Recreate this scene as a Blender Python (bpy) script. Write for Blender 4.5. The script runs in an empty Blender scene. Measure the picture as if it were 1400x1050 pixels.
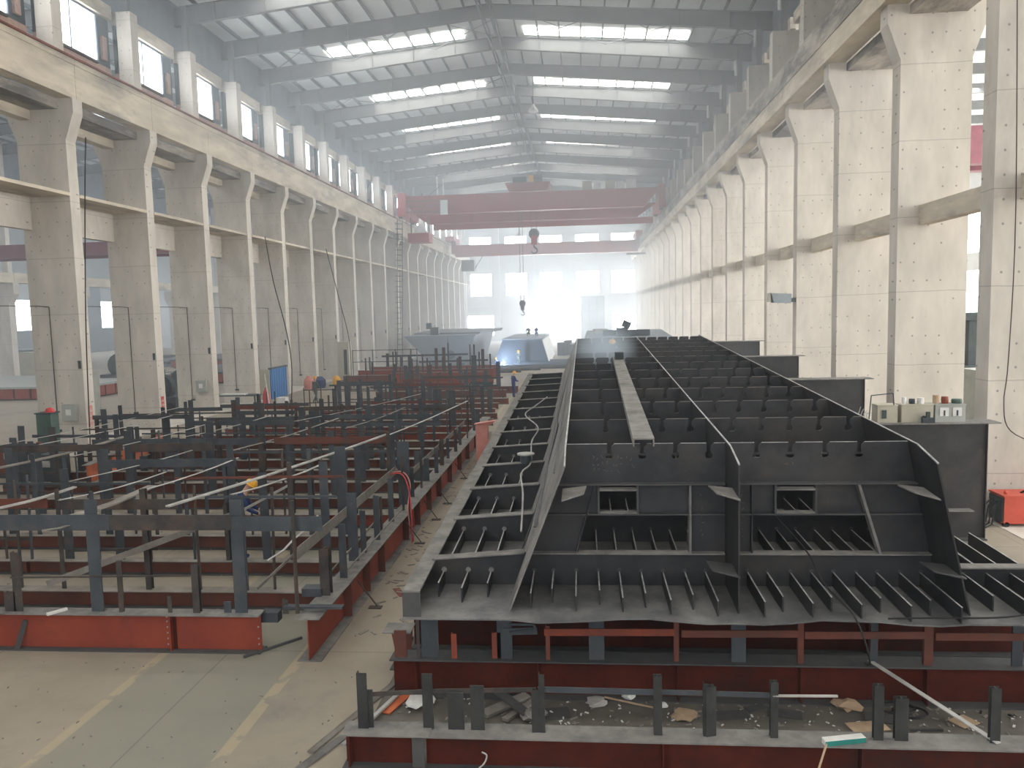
import bpy, bmesh, math, random
from mathutils import Vector, Matrix
SC = bpy.context.scene
COL = SC.collection
# ------------------------------------------------------------ camera
YAW, PITCH, ROLL, F = 0.0891, 0.0913, -0.0243, 1074.5
def make_camera():
    cy, sy, cp, sp = math.cos(YAW), math.sin(YAW), math.cos(PITCH), math.sin(PITCH)
    f = Vector((-sy*cp, cy*cp, -sp)); rt = Vector((cy, sy, 0)); up = rt.cross(f)
    c, s = math.cos(ROLL), math.sin(ROLL)
    r2 = c*rt + s*up; u2 = -s*rt + c*up
    m = Matrix(((r2.x, u2.x, -f.x, 0), (r2.y, u2.y, -f.y, 0), (r2.z, u2.z, -f.z, 5.6), (0, 0, 0, 1)))
    cam = bpy.data.cameras.new('camera'); cam.sensor_width = 36; cam.lens = 36*F/1400; cam.clip_end = 600
    o = bpy.data.objects.new('camera', cam); o.matrix_world = m; COL.objects.link(o); SC.camera = o
make_camera()
# ------------------------------------------------------------ world, light, exposure
W = bpy.data.worlds.new('world'); SC.world = W; W.use_nodes = True
W.node_tree.nodes['Background'].inputs[0].default_value = (0.75, 0.86, 1.0, 1)
W.node_tree.nodes['Background'].inputs[1].default_value = 1.0
SC.view_settings.view_transform = 'Standard'; SC.view_settings.look = 'None'
SC.view_settings.gamma = 1; SC.view_settings.use_curve_mapping = False
SC.view_settings.exposure = 0.38
SC.cycles.use_adaptive_sampling = True; SC.cycles.adaptive_threshold = 0.04
SC.cycles.max_bounces = 4; SC.cycles.diffuse_bounces = 3; SC.cycles.glossy_bounces = 2; SC.cycles.volume_bounces = 1
SC.cycles.use_denoising = True; SC.cycles.caustics_reflective = False; SC.cycles.caustics_refractive = False
SC.cycles.sample_clamp_indirect = 6
L_SKY = 5.0        # radiance of the skylight strips
L_WIN = 7.0
L_END = 13.0
L_NEAR = 1.8
L_SIDE = 4.2
HAZE = 0.0062
def area_light(name, loc, size, direction, radiance, color=(1, 1, 1), tilt=0.0):
    l = bpy.data.lights.new(name, 'AREA'); l.shape = 'RECTANGLE'; l.size, l.size_y = size
    l.energy = radiance*math.pi*size[0]*size[1]; l.color = color
    o = bpy.data.objects.new(name, l); o.location = loc
    o.rotation_euler = (0, tilt, 0) if direction is None else Vector(direction).to_track_quat('-Z', 'Y').to_euler(); COL.objects.link(o)
Y0 = 20.906; STEP = 6.0; XL = -21.59; XR = 10.30; RIDGE = -5.6; YEND = 153.0
# daylight through the hall's roof strips, plus lamps added under the two side roofs
for k in range(-5, 22, 2):
    y = Y0 + STEP*k + 5.3
    area_light('skylight_or_fill', (-12.7, y, 24.37), (9.6, 1.3 if k < 8 else .7), None, L_SKY, (1, 0.97, 0.9), -.083)
    area_light('skylight_or_fill', (2.0, y, 24.32), (11.0, 1.3 if k < 8 else .7), None, L_SKY, (1, 0.97, 0.9), .083)
for k in range(5):  # side halls have no strips; these lamps are added to brighten them
    area_light('skylight_or_fill', (-40, 10+30*k, 24.3), (14, 6), None, 9.0, (0.95, 0.98, 1))
    area_light('skylight_or_fill', (27, 10+30*k, 23.6), (14, 6), None, 8.0, (0.92, 0.97, 1))
# added fill light behind the photographer; daylight from side windows and the far gate
area_light('gable_fill', (-2, -16, 14.5), (29, 13), (-0.06, 1, -0.05), L_NEAR, (1, 0.95, 0.87))
area_light('side_window_daylight', (43.4, 70, 11.0), (160, 13), (-1, 0, 0), L_SIDE, (1, 0.94, 0.84))
area_light('side_window_daylight', (-91.2, 70, 9.0), (150, 9), (1, 0, 0), 1.5, (0.95, 0.97, 1))
area_light('gate_daylight', (-5.6, YEND-0.6, 4.2), (10.6, 8.2), (0, -1, 0), 22, (1, 0.99, 0.97))

# ------------------------------------------------------------ materials
MATS = {}
def nodes_of(m):
    m.use_nodes = True; nt = m.node_tree; return nt, nt.nodes, nt.links, nt.nodes['Principled BSDF']
def mat(name, c1, c2=None, rough=0.7, metal=0.0, scale=1.5, detail=6, stretch=(1, 1, 1), bump=0.0, spec=0.3, c3=None, s3=0.25, lo=0.35, hi=0.65, w3=(0.5, 0.7)):
    if name in MATS: return MATS[name]
    m = bpy.data.materials.new(name); nt, N, Lk, b = nodes_of(m)
    b.inputs['Roughness'].default_value = rough; b.inputs['Metallic'].default_value = metal
    b.inputs['Specular IOR Level'].default_value = spec
    if c2 is None: c2 = tuple(x*0.8 for x in c1)
    g = N.new('ShaderNodeNewGeometry'); mp = N.new('ShaderNodeMapping'); mp.inputs['Scale'].default_value = stretch
    Lk.new(g.outputs['Position'], mp.inputs['Vector'])
    n = N.new('ShaderNodeTexNoise'); n.inputs['Scale'].default_value = scale; n.inputs['Detail'].default_value = detail
    n.inputs['Roughness'].default_value = 0.65
    Lk.new(mp.outputs[0], n.inputs['Vector'])
    r = N.new('ShaderNodeValToRGB'); r.color_ramp.elements[0].position = lo; r.color_ramp.elements[1].position = hi
    r.color_ramp.elements[0].color = (*c2, 1); r.color_ramp.elements[1].color = (*c1, 1)
    Lk.new(n.outputs[0], r.inputs[0]); out = r.outputs[0]
    if c3 is not None:
        n3 = N.new('ShaderNodeTexNoise'); n3.inputs['Scale'].default_value = s3; n3.inputs['Detail'].default_value = 8
        n3.inputs['Roughness'].default_value = 0.7
        Lk.new(mp.outputs[0], n3.inputs['Vector'])
        r3 = N.new('ShaderNodeValToRGB'); r3.color_ramp.elements[0].position = w3[0]; r3.color_ramp.elements[1].position = w3[1]
        Lk.new(n3.outputs[0], r3.inputs[0])
        mx = N.new('ShaderNodeMixRGB'); Lk.new(r3.outputs[0], mx.inputs[0]); Lk.new(out, mx.inputs[1]); mx.inputs[2].default_value = (*c3, 1)
        out = mx.outputs[0]
    Lk.new(out, b.inputs['Base Color'])
    if bump:
        bp = N.new('ShaderNodeBump'); bp.inputs['Strength'].default_value = bump; bp.inputs['Distance'].default_value = 0.02
        Lk.new(n.outputs[0], bp.inputs['Height']); Lk.new(bp.outputs[0], b.inputs['Normal'])
    MATS[name] = m; return m
def emis(name, col, s):
    if name in MATS: return MATS[name]
    m = bpy.data.materials.new(name); nt, N, Lk, b = nodes_of(m)
    b.inputs['Base Color'].default_value = (*col, 1); b.inputs['Emission Color'].default_value = (*col, 1)
    b.inputs['Emission Strength'].default_value = s; MATS[name] = m; return m
def concrete_mat(name, c1, c2, joint=2.4, dots=True):
    m = mat(name, c1, c2, rough=0.9, scale=0.9, stretch=(1.2, 1.2, 0.45), bump=0.25, spec=0.2, c3=tuple(x*0.62 for x in c1), s3=0.5, lo=0.3, hi=0.7, w3=(0.55, 0.85))
    nt = m.node_tree; N, Lk = nt.nodes, nt.links; b = N['Principled BSDF']
    src = b.inputs['Base Color'].links[0].from_socket
    g = N.new('ShaderNodeNewGeometry'); sp = N.new('ShaderNodeSeparateXYZ'); Lk.new(g.outputs['Position'], sp.inputs[0])
    def M(op, a, bb=None, cc=None):
        n = N.new('ShaderNodeMath'); n.operation = op
        for i, v in enumerate((a, bb, cc)):
            if v is None: continue
            if isinstance(v, (int, float)): n.inputs[i].default_value = v
            else: Lk.new(v, n.inputs[i])
        return n.outputs[0]
    # board joints left by the formwork, and the rows of tie holes
    wob = N.new('ShaderNodeTexNoise'); wob.inputs['Scale'].default_value = 0.7; Lk.new(g.outputs['Position'], wob.inputs['Vector'])
    z = M('ADD', sp.outputs[2], M('MULTIPLY', wob.outputs[0], 0.08))
    fz = M('ABSOLUTE', M('SUBTRACT', M('FRACT', M('DIVIDE', z, joint)), 0.5))
    line = M('MULTIPLY', M('LESS_THAN', fz, 0.006), 0.35)
    fac = line
    if dots:
        h = M('ADD', sp.outputs[0], M('MULTIPLY', sp.outputs[1], 0.37))
        dx = M('MULTIPLY', M('SUBTRACT', M('FRACT', M('DIVIDE', h, 0.42)), 0.5), 0.42)
        dz = M('MULTIPLY', M('SUBTRACT', M('FRACT', M('DIVIDE', sp.outputs[2], 0.6)), 0.5), 0.6)
        d = M('SQRT', M('ADD', M('MULTIPLY', dx, dx), M('MULTIPLY', dz, dz)))
        vis = N.new('ShaderNodeTexNoise'); vis.inputs['Scale'].default_value = 1.7; Lk.new(g.outputs['Position'], vis.inputs['Vector'])
        dot = M('MULTIPLY', M('LESS_THAN', d, 0.032), M('GREATER_THAN', vis.outputs[0], 0.5))
        fac = M('MAXIMUM', line, M('MULTIPLY', dot, 0.65))
    mx = N.new('ShaderNodeMixRGB'); Lk.new(fac, mx.inputs[0]); Lk.new(src, mx.inputs[1]); mx.inputs[2].default_value = (0.16, 0.15, 0.13, 1)
    Lk.new(mx.outputs[0], b.inputs['Base Color']); return m
CONC = concrete_mat('concrete', (0.66, 0.605, 0.535), (0.49, 0.45, 0.395))
CONC_BEAM = mat('concrete_beam', (0.68, 0.60, 0.48), (0.46, 0.40, 0.32), rough=0.9, scale=0.9, stretch=(1, 0.35, 1.4), bump=0.2, c3=(0.27, 0.245, 0.22), s3=0.5, w3=(0.50, 0.68))
CONC_STAIN = mat('sooty_concrete', (0.52, 0.47, 0.40), (0.30, 0.27, 0.24), rough=0.9, scale=0.8, stretch=(1, 0.4, 1.6), bump=0.2, c3=(0.16, 0.15, 0.145), s3=0.6, w3=(0.42, 0.6))
SHEET = mat('roof_sheet', (0.80, 0.83, 0.83), (0.70, 0.73, 0.73), rough=0.6, scale=0.3)
RAFTER = mat('rafter_paint', (0.23, 0.235, 0.235), (0.185, 0.19, 0.19), spec=0.05, rough=0.95, scale=0.8)
PURLIN = mat('purlin_paint', (0.20, 0.22, 0.23), (0.15, 0.17, 0.18), rough=0.6)
CLAD = mat('wall_cladding', (0.22, 0.245, 0.265), (0.15, 0.17, 0.19), rough=0.6, scale=0.5)
BRICK = mat('brick_spandrel', (0.46, 0.31, 0.25), (0.33, 0.22, 0.18), rough=0.9, scale=2.5, bump=0.3)
ENDW = mat('end_wall_panel', (0.66, 0.67, 0.67), (0.58, 0.59, 0.59), rough=0.8, scale=0.4)
ENDC = mat('end_wall_steel', (0.72, 0.73, 0.72), (0.62, 0.63, 0.62), rough=0.7)
FRAME = mat('window_frame', (0.10, 0.12, 0.14), (0.07, 0.08, 0.1), rough=0.5)
PANE = emis('daylit_pane', (0.93, 0.97, 1.0), L_WIN)
PANE_END = emis('daylit_end_pane', (0.95, 0.98, 1.0), L_END)
SKYPANE = emis('skylight_panel', (1.0, 0.97, 0.9), 4.0)
CRANE_P = mat('faded_crane_red', (0.26, 0.10, 0.12), (0.2, 0.08, 0.1), rough=0.7)
TAPER = 0.03
MILL = mat('mill_scale_steel', (0.048, 0.048, 0.051), (0.026, 0.027, 0.030), rough=0.5, metal=0.3, scale=1.6, c3=(0.065, 0.057, 0.050), s3=0.7, bump=0.08, spec=0.5)
MILL_D = mat('dusty_mill_steel', (0.12, 0.116, 0.112), (0.065, 0.065, 0.066), rough=0.75, metal=0.1, scale=2.2, c3=(0.05, 0.055, 0.062), s3=1.1, lo=0.3, hi=0.75)
FLANGE = mat('dusty_or_lit_steel', (0.27, 0.255, 0.235), (0.17, 0.16, 0.15), rough=0.8, metal=0.1, scale=3.0, c3=(0.09, 0.088, 0.085), s3=1.0)  # dusty flanges; on the left slanted web this tone stands for light
EDGE = mat('burnt_plate_edge', (0.55, 0.54, 0.52), (0.28, 0.28, 0.28), rough=0.5, metal=0.3, scale=6)
DECK = mat('deck_plate', (0.19, 0.185, 0.175), (0.095, 0.095, 0.097), rough=0.6, metal=0.2, scale=1.3, c3=(0.26, 0.25, 0.235), s3=0.8, bump=0.05, spec=0.5)
POST = mat('bare_post_steel', (0.088, 0.098, 0.108), (0.060, 0.067, 0.076), rough=0.6, metal=0.2, scale=1.8, c3=(0.13, 0.09, 0.07), s3=0.9, w3=(0.58, 0.75))
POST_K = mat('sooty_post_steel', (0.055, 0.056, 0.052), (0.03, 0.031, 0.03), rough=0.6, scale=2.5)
POST_B = mat('rusty_post_steel', (0.085, 0.072, 0.062), (0.045, 0.042, 0.04), rough=0.75, scale=2.5, c3=(0.13, 0.075, 0.055), s3=1.2)
BARL = mat('pale_flat_bar', (0.50, 0.49, 0.46), (0.30, 0.28, 0.26), rough=0.6, scale=2.0)
BARW = mat('worn_flat_bar', (0.30, 0.27, 0.24), (0.20, 0.175, 0.15), rough=0.75, scale=2.0, c3=(0.14, 0.13, 0.12), s3=0.9)
RED = mat('red_primer', (0.33, 0.062, 0.032), (0.23, 0.043, 0.025), rough=0.6, scale=0.9, c3=(0.12, 0.035, 0.03), s3=0.8, w3=(0.55, 0.8))
RED_D = mat('dull_red_primer', (0.20, 0.062, 0.040), (0.12, 0.045, 0.032), rough=0.7, scale=0.9, c3=(0.09, 0.055, 0.045), s3=0.7)
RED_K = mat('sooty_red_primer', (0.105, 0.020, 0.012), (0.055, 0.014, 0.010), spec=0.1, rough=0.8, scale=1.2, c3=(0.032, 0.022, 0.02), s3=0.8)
ORANGE = mat('orange_primer', (0.62, 0.16, 0.06), (0.42, 0.10, 0.045), rough=0.6, scale=1.2)
ORANGE_K = mat('sooty_orange_primer', (0.34, 0.07, 0.03), (0.17, 0.05, 0.035), rough=0.65, scale=1.6)
CRANE = mat('crane_red', (0.36, 0.055, 0.055), (0.29, 0.045, 0.048), rough=0.5, scale=0.5)
CRANE_D = mat('crane_dark', (0.10, 0.09, 0.10), (0.06, 0.06, 0.07), rough=0.6)
RUST = mat('rusty_rail', (0.22, 0.07, 0.05), (0.14, 0.05, 0.04), rough=0.8)
BLUE = mat('blue_sheet_metal', (0.07, 0.22, 0.50), (0.05, 0.16, 0.38), rough=0.5, stretch=(6, 6, 0.5))
BLACK = mat('black_rubber', (0.02, 0.02, 0.02), rough=0.6)
DARKM = mat('dark_machine_paint', (0.06, 0.075, 0.08), (0.04, 0.05, 0.055), rough=0.6)
GREENM = mat('green_machine_paint', (0.09, 0.14, 0.12), (0.06, 0.1, 0.085), rough=0.6)
CREAM = mat('cream_enamel', (0.50, 0.47, 0.38), (0.42, 0.39, 0.31), rough=0.6, scale=2)
BEIGE = mat('grey_enamel', (0.40, 0.41, 0.38), (0.33, 0.34, 0.31), rough=0.6, scale=2)
WELDR = mat('red_machine_enamel', (0.60, 0.10, 0.065), (0.5, 0.08, 0.05), rough=0.45)
WHITE = mat('white_paper', (0.75, 0.74, 0.70), (0.6, 0.59, 0.56), rough=0.9, scale=4)
CARD = mat('brown_cardboard', (0.52, 0.38, 0.25), (0.4, 0.28, 0.18), rough=0.9, scale=4)
GREENC = mat('green_carton', (0.03, 0.24, 0.20), (0.02, 0.17, 0.15), rough=0.6)
PINKP = mat('faded_red_primer', (0.68, 0.30, 0.25), (0.55, 0.22, 0.18), rough=0.7)
REDPAINT = mat('red_stencil_paint', (0.65, 0.08, 0.08), (0.5, 0.06, 0.06), rough=0.8, scale=12)
YELLOW = mat('yellow_helmet', (0.85, 0.42, 0.03), (0.75, 0.36, 0.02), rough=0.35)
OVERALL = mat('blue_overall', (0.03, 0.055, 0.17), (0.02, 0.035, 0.11), rough=0.9, scale=5)
OVERALL_G = mat('grey_green_overall', (0.09, 0.11, 0.10), (0.06, 0.075, 0.07), rough=0.9, scale=5)
SKIN = mat('skin', (0.50, 0.30, 0.21), (0.45, 0.26, 0.18), rough=0.6)
HAIR = mat('black_hair', (0.02, 0.018, 0.016), rough=0.6)
LAMPW = mat('white_lamp_shade', (0.85, 0.85, 0.83), (0.8, 0.8, 0.78), rough=0.4)
BOXSTEEL = mat('painted_box_steel', (0.24, 0.27, 0.29), (0.18, 0.2, 0.22), rough=0.6, scale=0.5)
BOXSTEEL_D = mat('dark_box_steel', (0.07, 0.09, 0.11), (0.05, 0.065, 0.08), rough=0.6, scale=0.5)
def floor_mat():
    m = mat('concrete_floor', (0.36, 0.305, 0.235), (0.275, 0.235, 0.182), rough=0.75, scale=0.7, c3=(0.20, 0.182, 0.155), s3=0.35, bump=0.15, lo=0.3, hi=0.7)
    nt = m.node_tree; N, Lk = nt.nodes, nt.links; b = N['Principled BSDF']; src = b.inputs['Base Color'].links[0].from_socket
    g = N.new('ShaderNodeNewGeometry'); sp = N.new('ShaderNodeSeparateXYZ'); Lk.new(g.outputs['Position'], sp.inputs[0])
    ns = N.new('ShaderNodeTexNoise'); ns.inputs['Scale'].default_value = 2.5; ns.inputs['Detail'].default_value = 8; Lk.new(g.outputs['Position'], ns.inputs['Vector'])
    def M(op, a, bb=None):
        n = N.new('ShaderNodeMath'); n.operation = op
        for i, v in enumerate((a, bb)):
            if v is None: continue
            if isinstance(v, (int, float)): n.inputs[i].default_value = v
            else: Lk.new(v, n.inputs[i])
        return n.outputs[0]
    def band(x0, x1): return M('MULTIPLY', M('GREATER_THAN', sp.outputs[0], x0), M('LESS_THAN', sp.outputs[0], x1))
    near = M('LESS_THAN', sp.outputs[1], 60)
    wear = M('GREATER_THAN', ns.outputs[0], 0.42)
    def mixin(fac, col, cur):
        mx = N.new('ShaderNodeMixRGB'); Lk.new(fac, mx.inputs[0]); Lk.new(cur, mx.inputs[1]); mx.inputs[2].default_value = (*col, 1); return mx.outputs[0]
    cur = mixin(M('MULTIPLY', M('MULTIPLY', band(-7.05, -4.75), near), 0.55), (0.215, 0.218, 0.180), src)
    lines = M('MAXIMUM', band(-7.18, -7.02), band(-4.78, -4.60))
    cur = mixin(M('MULTIPLY', M('MULTIPLY', lines, wear), 0.6), (0.42, 0.34, 0.22), cur)
    dark_zone = M('MULTIPLY', band(-3.0, 9.0), M('MULTIPLY', M('GREATER_THAN', M('ADD', sp.outputs[1], M('MULTIPLY', ns.outputs[0], 0.5)), 9.1), M('LESS_THAN', sp.outputs[1], 38)))  # darker, mottled floor around the big segment and its front jigs
    cur = mixin(M('MULTIPLY', dark_zone, M('ADD', 0.45, M('MULTIPLY', ns.outputs[0], 0.6))), (0.085, 0.08, 0.073), cur)
    jx = M('LESS_THAN', M('ABSOLUTE', M('SUBTRACT', M('FRACT', M('DIVIDE', M('ADD', sp.outputs[0], 200.0), 4.0)), 0.5)), 0.003)
    jy = M('LESS_THAN', M('ABSOLUTE', M('SUBTRACT', M('FRACT', M('DIVIDE', M('ADD', sp.outputs[1], 200.6), 6.0)), 0.5)), 0.002)
    cur = mixin(M('MULTIPLY', M('MAXIMUM', jx, jy), 0.5), (0.12, 0.11, 0.10), cur)
    Lk.new(cur, b.inputs['Base Color']); return m
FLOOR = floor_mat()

# ------------------------------------------------------------ helpers
def tag(o, label=None, cat=None, group=None, kind=None):
    if label: o['label'] = label
    if cat: o['category'] = cat
    if group: o['group'] = group
    if kind: o['kind'] = kind
    return o
def thing(name, loc, label, cat, group=None):
    o = bpy.data.objects.new(name, None); o.empty_display_size = 0.2; o.location = loc; COL.objects.link(o)
    return tag(o, label, cat, group)
def wloc(o):
    v = Vector((0, 0, 0))
    while o is not None: v += o.location; o = o.parent
    return v
class MB:
    def __init__(s): s.v = []; s.f = []
    def add(s, vs, fs):
        n = len(s.v); s.v += [tuple(p) for p in vs]; s.f += [tuple(i+n for i in f) for f in fs]; return s
    def box(s, x0, x1, y0, y1, z0, z1):
        return s.add([(x0, y0, z0), (x1, y0, z0), (x1, y1, z0), (x0, y1, z0), (x0, y0, z1), (x1, y0, z1), (x1, y1, z1), (x0, y1, z1)],
                     [(0, 3, 2, 1), (4, 5, 6, 7), (0, 1, 5, 4), (1, 2, 6, 5), (2, 3, 7, 6), (3, 0, 4, 7)])
    def hexa(s, b, t):   # bottom 4, top 4 points
        return s.add(list(b)+list(t), [(0, 3, 2, 1), (4, 5, 6, 7), (0, 1, 5, 4), (1, 2, 6, 5), (2, 3, 7, 6), (3, 0, 4, 7)])
    def beam(s, p, q, w, h, up=(0, 0, 1)):
        p = Vector(p); q = Vector(q); d = (q-p).normalized(); u = Vector(up)
        if abs(d.dot(u)) > 0.99: u = Vector((0, 1, 0))
        sd = d.cross(u).normalized()*w/2; u = sd.cross(d).normalized()*h/2
        return s.hexa([p-sd-u, p+sd-u, q+sd-u, q-sd-u], [p-sd+u, p+sd+u, q+sd+u, q-sd+u])
    def prism(s, pts, ext):  # polygon + extrusion
        n = len(pts); e = Vector(ext); a = [Vector(p) for p in pts]
        return s.add(a+[p+e for p in a], [tuple(range(n))[::-1], tuple(range(n, 2*n))]+[(i, (i+1) % n, n+(i+1) % n, n+i) for i in range(n)])
    def cyl(s, p, q, r, n=10, r2=None):
        p = Vector(p); q = Vector(q); d = (q-p).normalized(); a = d.orthogonal().normalized(); b = d.cross(a); r2 = r if r2 is None else r2
        vs = [p+(a*math.cos(t)+b*math.sin(t))*r for t in [2*math.pi*i/n for i in range(n)]]+[q+(a*math.cos(t)+b*math.sin(t))*r2 for t in [2*math.pi*i/n for i in range(n)]]
        return s.add(vs, [tuple(range(n))[::-1], tuple(range(n, 2*n))]+[(i, (i+1) % n, n+(i+1) % n, n+i) for i in range(n)])
    def tube(s, pts, r, n=5):
        for a, b in zip(pts, pts[1:]): s.cyl(a, b, r, n)
        return s
    def lathe(s, c, prof, n=14, axis='z'):
        c = Vector(c); vs = []; fs = []
        for (r, z) in prof:
            for i in range(n):
                t = 2*math.pi*i/n
                if axis == 'z': vs.append(c+Vector((r*math.cos(t), r*math.sin(t), z)))
                else: vs.append(c+Vector((r*math.cos(t), z, r*math.sin(t))))
        m = len(prof)
        for j in range(m-1):
            for i in range(n): fs.append((j*n+i, j*n+(i+1) % n, (j+1)*n+(i+1) % n, (j+1)*n+i))
        fs.append(tuple(range(n))[::-1]); fs.append(tuple(range((m-1)*n, m*n)))
        return s.add(vs, fs)
    def build(s, name, m, parent=None, label=None, origin=None):
        off = wloc(parent) if parent is not None else Vector((0, 0, 0))
        o0 = Vector(origin) if origin is not None else off
        me = bpy.data.meshes.new(name); me.from_pydata([tuple(Vector(p)-o0) for p in s.v], [], s.f)
        me.materials.append(m)
        bm = bmesh.new(); bm.from_mesh(me); bmesh.ops.recalc_face_normals(bm, faces=bm.faces); bm.to_mesh(me); bm.free()
        o = bpy.data.objects.new(name, me); COL.objects.link(o)
        if parent is not None: o.parent = parent
        o.location = o0-off
        if label: o['label'] = label
        return o
def copy_tree(o, parent=None, delta=(0, 0, 0)):
    c = o.copy(); COL.objects.link(c); c.parent = parent
    c.location = Vector(o.location)+Vector(delta)
    for ch in o.children: copy_tree(ch, c)
    return c
def inst(src, parent, world, scale=(1, 1, 1), rotz=0.0, tilt=0.0, name=None, m=None):
    o = bpy.data.objects.new(name or src.name.split('.')[0], src); COL.objects.link(o); o.parent = parent
    o.location = Vector(world)-wloc(parent); o.scale = scale; o.rotation_euler = (0, tilt, rotz)
    if m is not None:
        o.material_slots[0].link = 'OBJECT'; o.material_slots[0].material = m
    return o
def unit_mesh(name, mb, m):
    me = bpy.data.meshes.new(name); me.from_pydata(mb.v, [], mb.f); me.materials.append(m)
    bm = bmesh.new(); bm.from_mesh(me); bmesh.ops.recalc_face_normals(bm, faces=bm.faces); bm.to_mesh(me); bm.free(); return me
# unit pieces standing on z=0, 1 high
PLATE_M = unit_mesh('post', MB().box(-.5, .5, -.5, .5, 0, 1), POST)
ANGLE_M = unit_mesh('post', MB().box(-.5, .5, -.5, -.38, 0, 1).box(-.5, -.38, -.38, .5, 0, 1), POST)
HPOST_M = unit_mesh('post', MB().box(-.5, .5, -.5, -.4, 0, 1).box(-.5, .5, .4, .5, 0, 1).box(-.06, .06, -.4, .4, 0, 1), POST_B)
ROD_M = unit_mesh('rod', MB().cyl((0, 0, 0), (0, 0, 1), .5, 6), POST_B)
def struct(name, mb, m):
    return tag(mb.build(name, m), kind='structure')
def struct_root(name, mb, m, label):
    o = mb.build(name, m); tag(o, label=label, kind='structure'); return o

# ------------------------------------------------------------ haze filling the halls
def make_haze():
    t = thing('haze', (-5, 60, 0), 'thin bluish welding haze filling the hall, thicker toward the far gate', 'haze')
    t['kind'] = 'stuff'
    for x0, x1, y0, y1, dens, z0, z1 in ((-24.4, 13, -16.9, 28, .0008, .03, 26), (-24.4, 13, 28.01, 62, .0032, .03, 13), (-24.4, 13, 28.01, 62, .0125, 13.01, 26), (-24.4, 13, 62.01, 105, .0095, .03, 26), (-24.4, 13, 105.01, YEND-.7, .014, .03, 26), (-91, -24.41, 20, YEND-.7, .0045, .03, 26)):
        m = bpy.data.materials.new('welding_haze'); m.use_nodes = True; nt = m.node_tree; nt.nodes.remove(nt.nodes['Principled BSDF'])
        v = nt.nodes.new('ShaderNodeVolumePrincipled'); v.inputs['Density'].default_value = dens
        v.inputs['Color'].default_value = (0.86, 0.93, 1.0, 1); v.inputs['Anisotropy'].default_value = 0.2
        nt.links.new(v.outputs[0], nt.nodes['Material Output'].inputs['Volume'])
        o = MB().box(x0, x1, y0, y1, z0, z1).build('haze_layer', m, t); o['kind'] = 'stuff'

# ------------------------------------------------------------ hall structure
YS0, YS1 = -17.0, YEND+0.5
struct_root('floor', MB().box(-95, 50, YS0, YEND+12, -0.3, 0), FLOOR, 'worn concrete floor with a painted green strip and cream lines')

def roof(x0, x1, zr, ze, xr, strips, rafter_lo, name, label, klist, lights=True):
    """gable roof between x0 and x1, ridge at xr; zr ridge sheet height, ze eave sheet height"""
    base = struct_root(name, MB().prism([(x0, YS0, ze), (xr, YS0, zr), (x1, YS0, ze), (x1, YS0, ze+.12), (xr, YS0, zr+.12), (x0, YS0, ze+.12)], (0, YS1-YS0, 0)), SHEET, label)
    def zs(x): return zr-(zr-ze)*(abs(x-xr)/(x1-xr if x > xr else xr-x0))
    # rafters
    def rmb():
        mb = MB()
        for sgn, xe in ((-1, x0), (1, x1)):
            zt0, zt1 = zr-.25, zs(xe)-.25
            h0, h1 = .78, 1.05
            a = (xr, 0, zt0-h0); b = (xe, 0, zt1-h1); c = (xe, 0, zt1); d = (xr, 0, zt0)
            mb.prism([(p[0], -0.01, p[2]) for p in (a, b, c, d)], (0, .02, 0))
            mb.hexa([(xr, -.14, a[2]-.03), (xe, -.14, b[2]-.03), (xe, .14, b[2]-.03), (xr, .14, a[2]-.03)], [(xr, -.14, a[2]), (xe, -.14, b[2]), (xe, .14, b[2]), (xr, .14, a[2])])
            mb.hexa([(xr, -.14, d[2]-.03), (xe, -.14, c[2]-.03), (xe, .14, c[2]-.03), (xr, .14, d[2]-.03)], [(xr, -.14, d[2]), (xe, -.14, c[2]), (xe, .14, c[2]), (xr, .14, d[2])])
            n = int(abs(xe-xr)/3)
            for i in range(1, n+1):
                x = xr+sgn*3*i; t = abs(x-xr)/abs(xe-xr); zt = zt0+(zt1-zt0)*t; h = h0+(h1-h0)*t
                mb.box(x-.01, x+.01, -.12, .12, zt-h, zt)
        return mb
    first = None
    for k in klist:
        y = Y0+.3+STEP*k
        if first is None:
            first = rmb().build('rafter', RAFTER, base); first.location.y = y
        else:
            c = first.copy(); COL.objects.link(c); c.location.y = y
    n = int((x1-x0)/1.5)
    for i in range(n+1):
        x = x0+.3+i*(x1-x0-.6)/n
        MB().box(x-.04, x+.04, YS0, YS1, zs(x)-.24, zs(x)-.003).build('purlin', PURLIN, base)
    for (a, b) in strips:
        for k in range(-5, 22, 2):
            y = Y0+STEP*k+5.3
            wd = .7 if k < 8 else .38
            MB().hexa([(a, y-wd, zs(a)-.14), (b, y-wd, zs(b)-.14), (b, y+wd, zs(b)-.14), (a, y+wd, zs(a)-.14)],
                      [(a, y-wd, zs(a)-.09), (b, y-wd, zs(b)-.09), (b, y+wd, zs(b)-.09), (a, y+wd, zs(a)-.09)]).build('skylight_panel', SKYPANE, base, 'translucent white skylight strip')
    return base, zs
ceiling, ZS = roof(-23.6, 12.4, 25.2, 23.7, RIDGE, [(-17.6, -7.8), (-3.6, 7.6)], 1.2, 'ceiling', 'pitched grey sheet roof on steel rafters with skylight strips', range(-6, 22))
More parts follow.
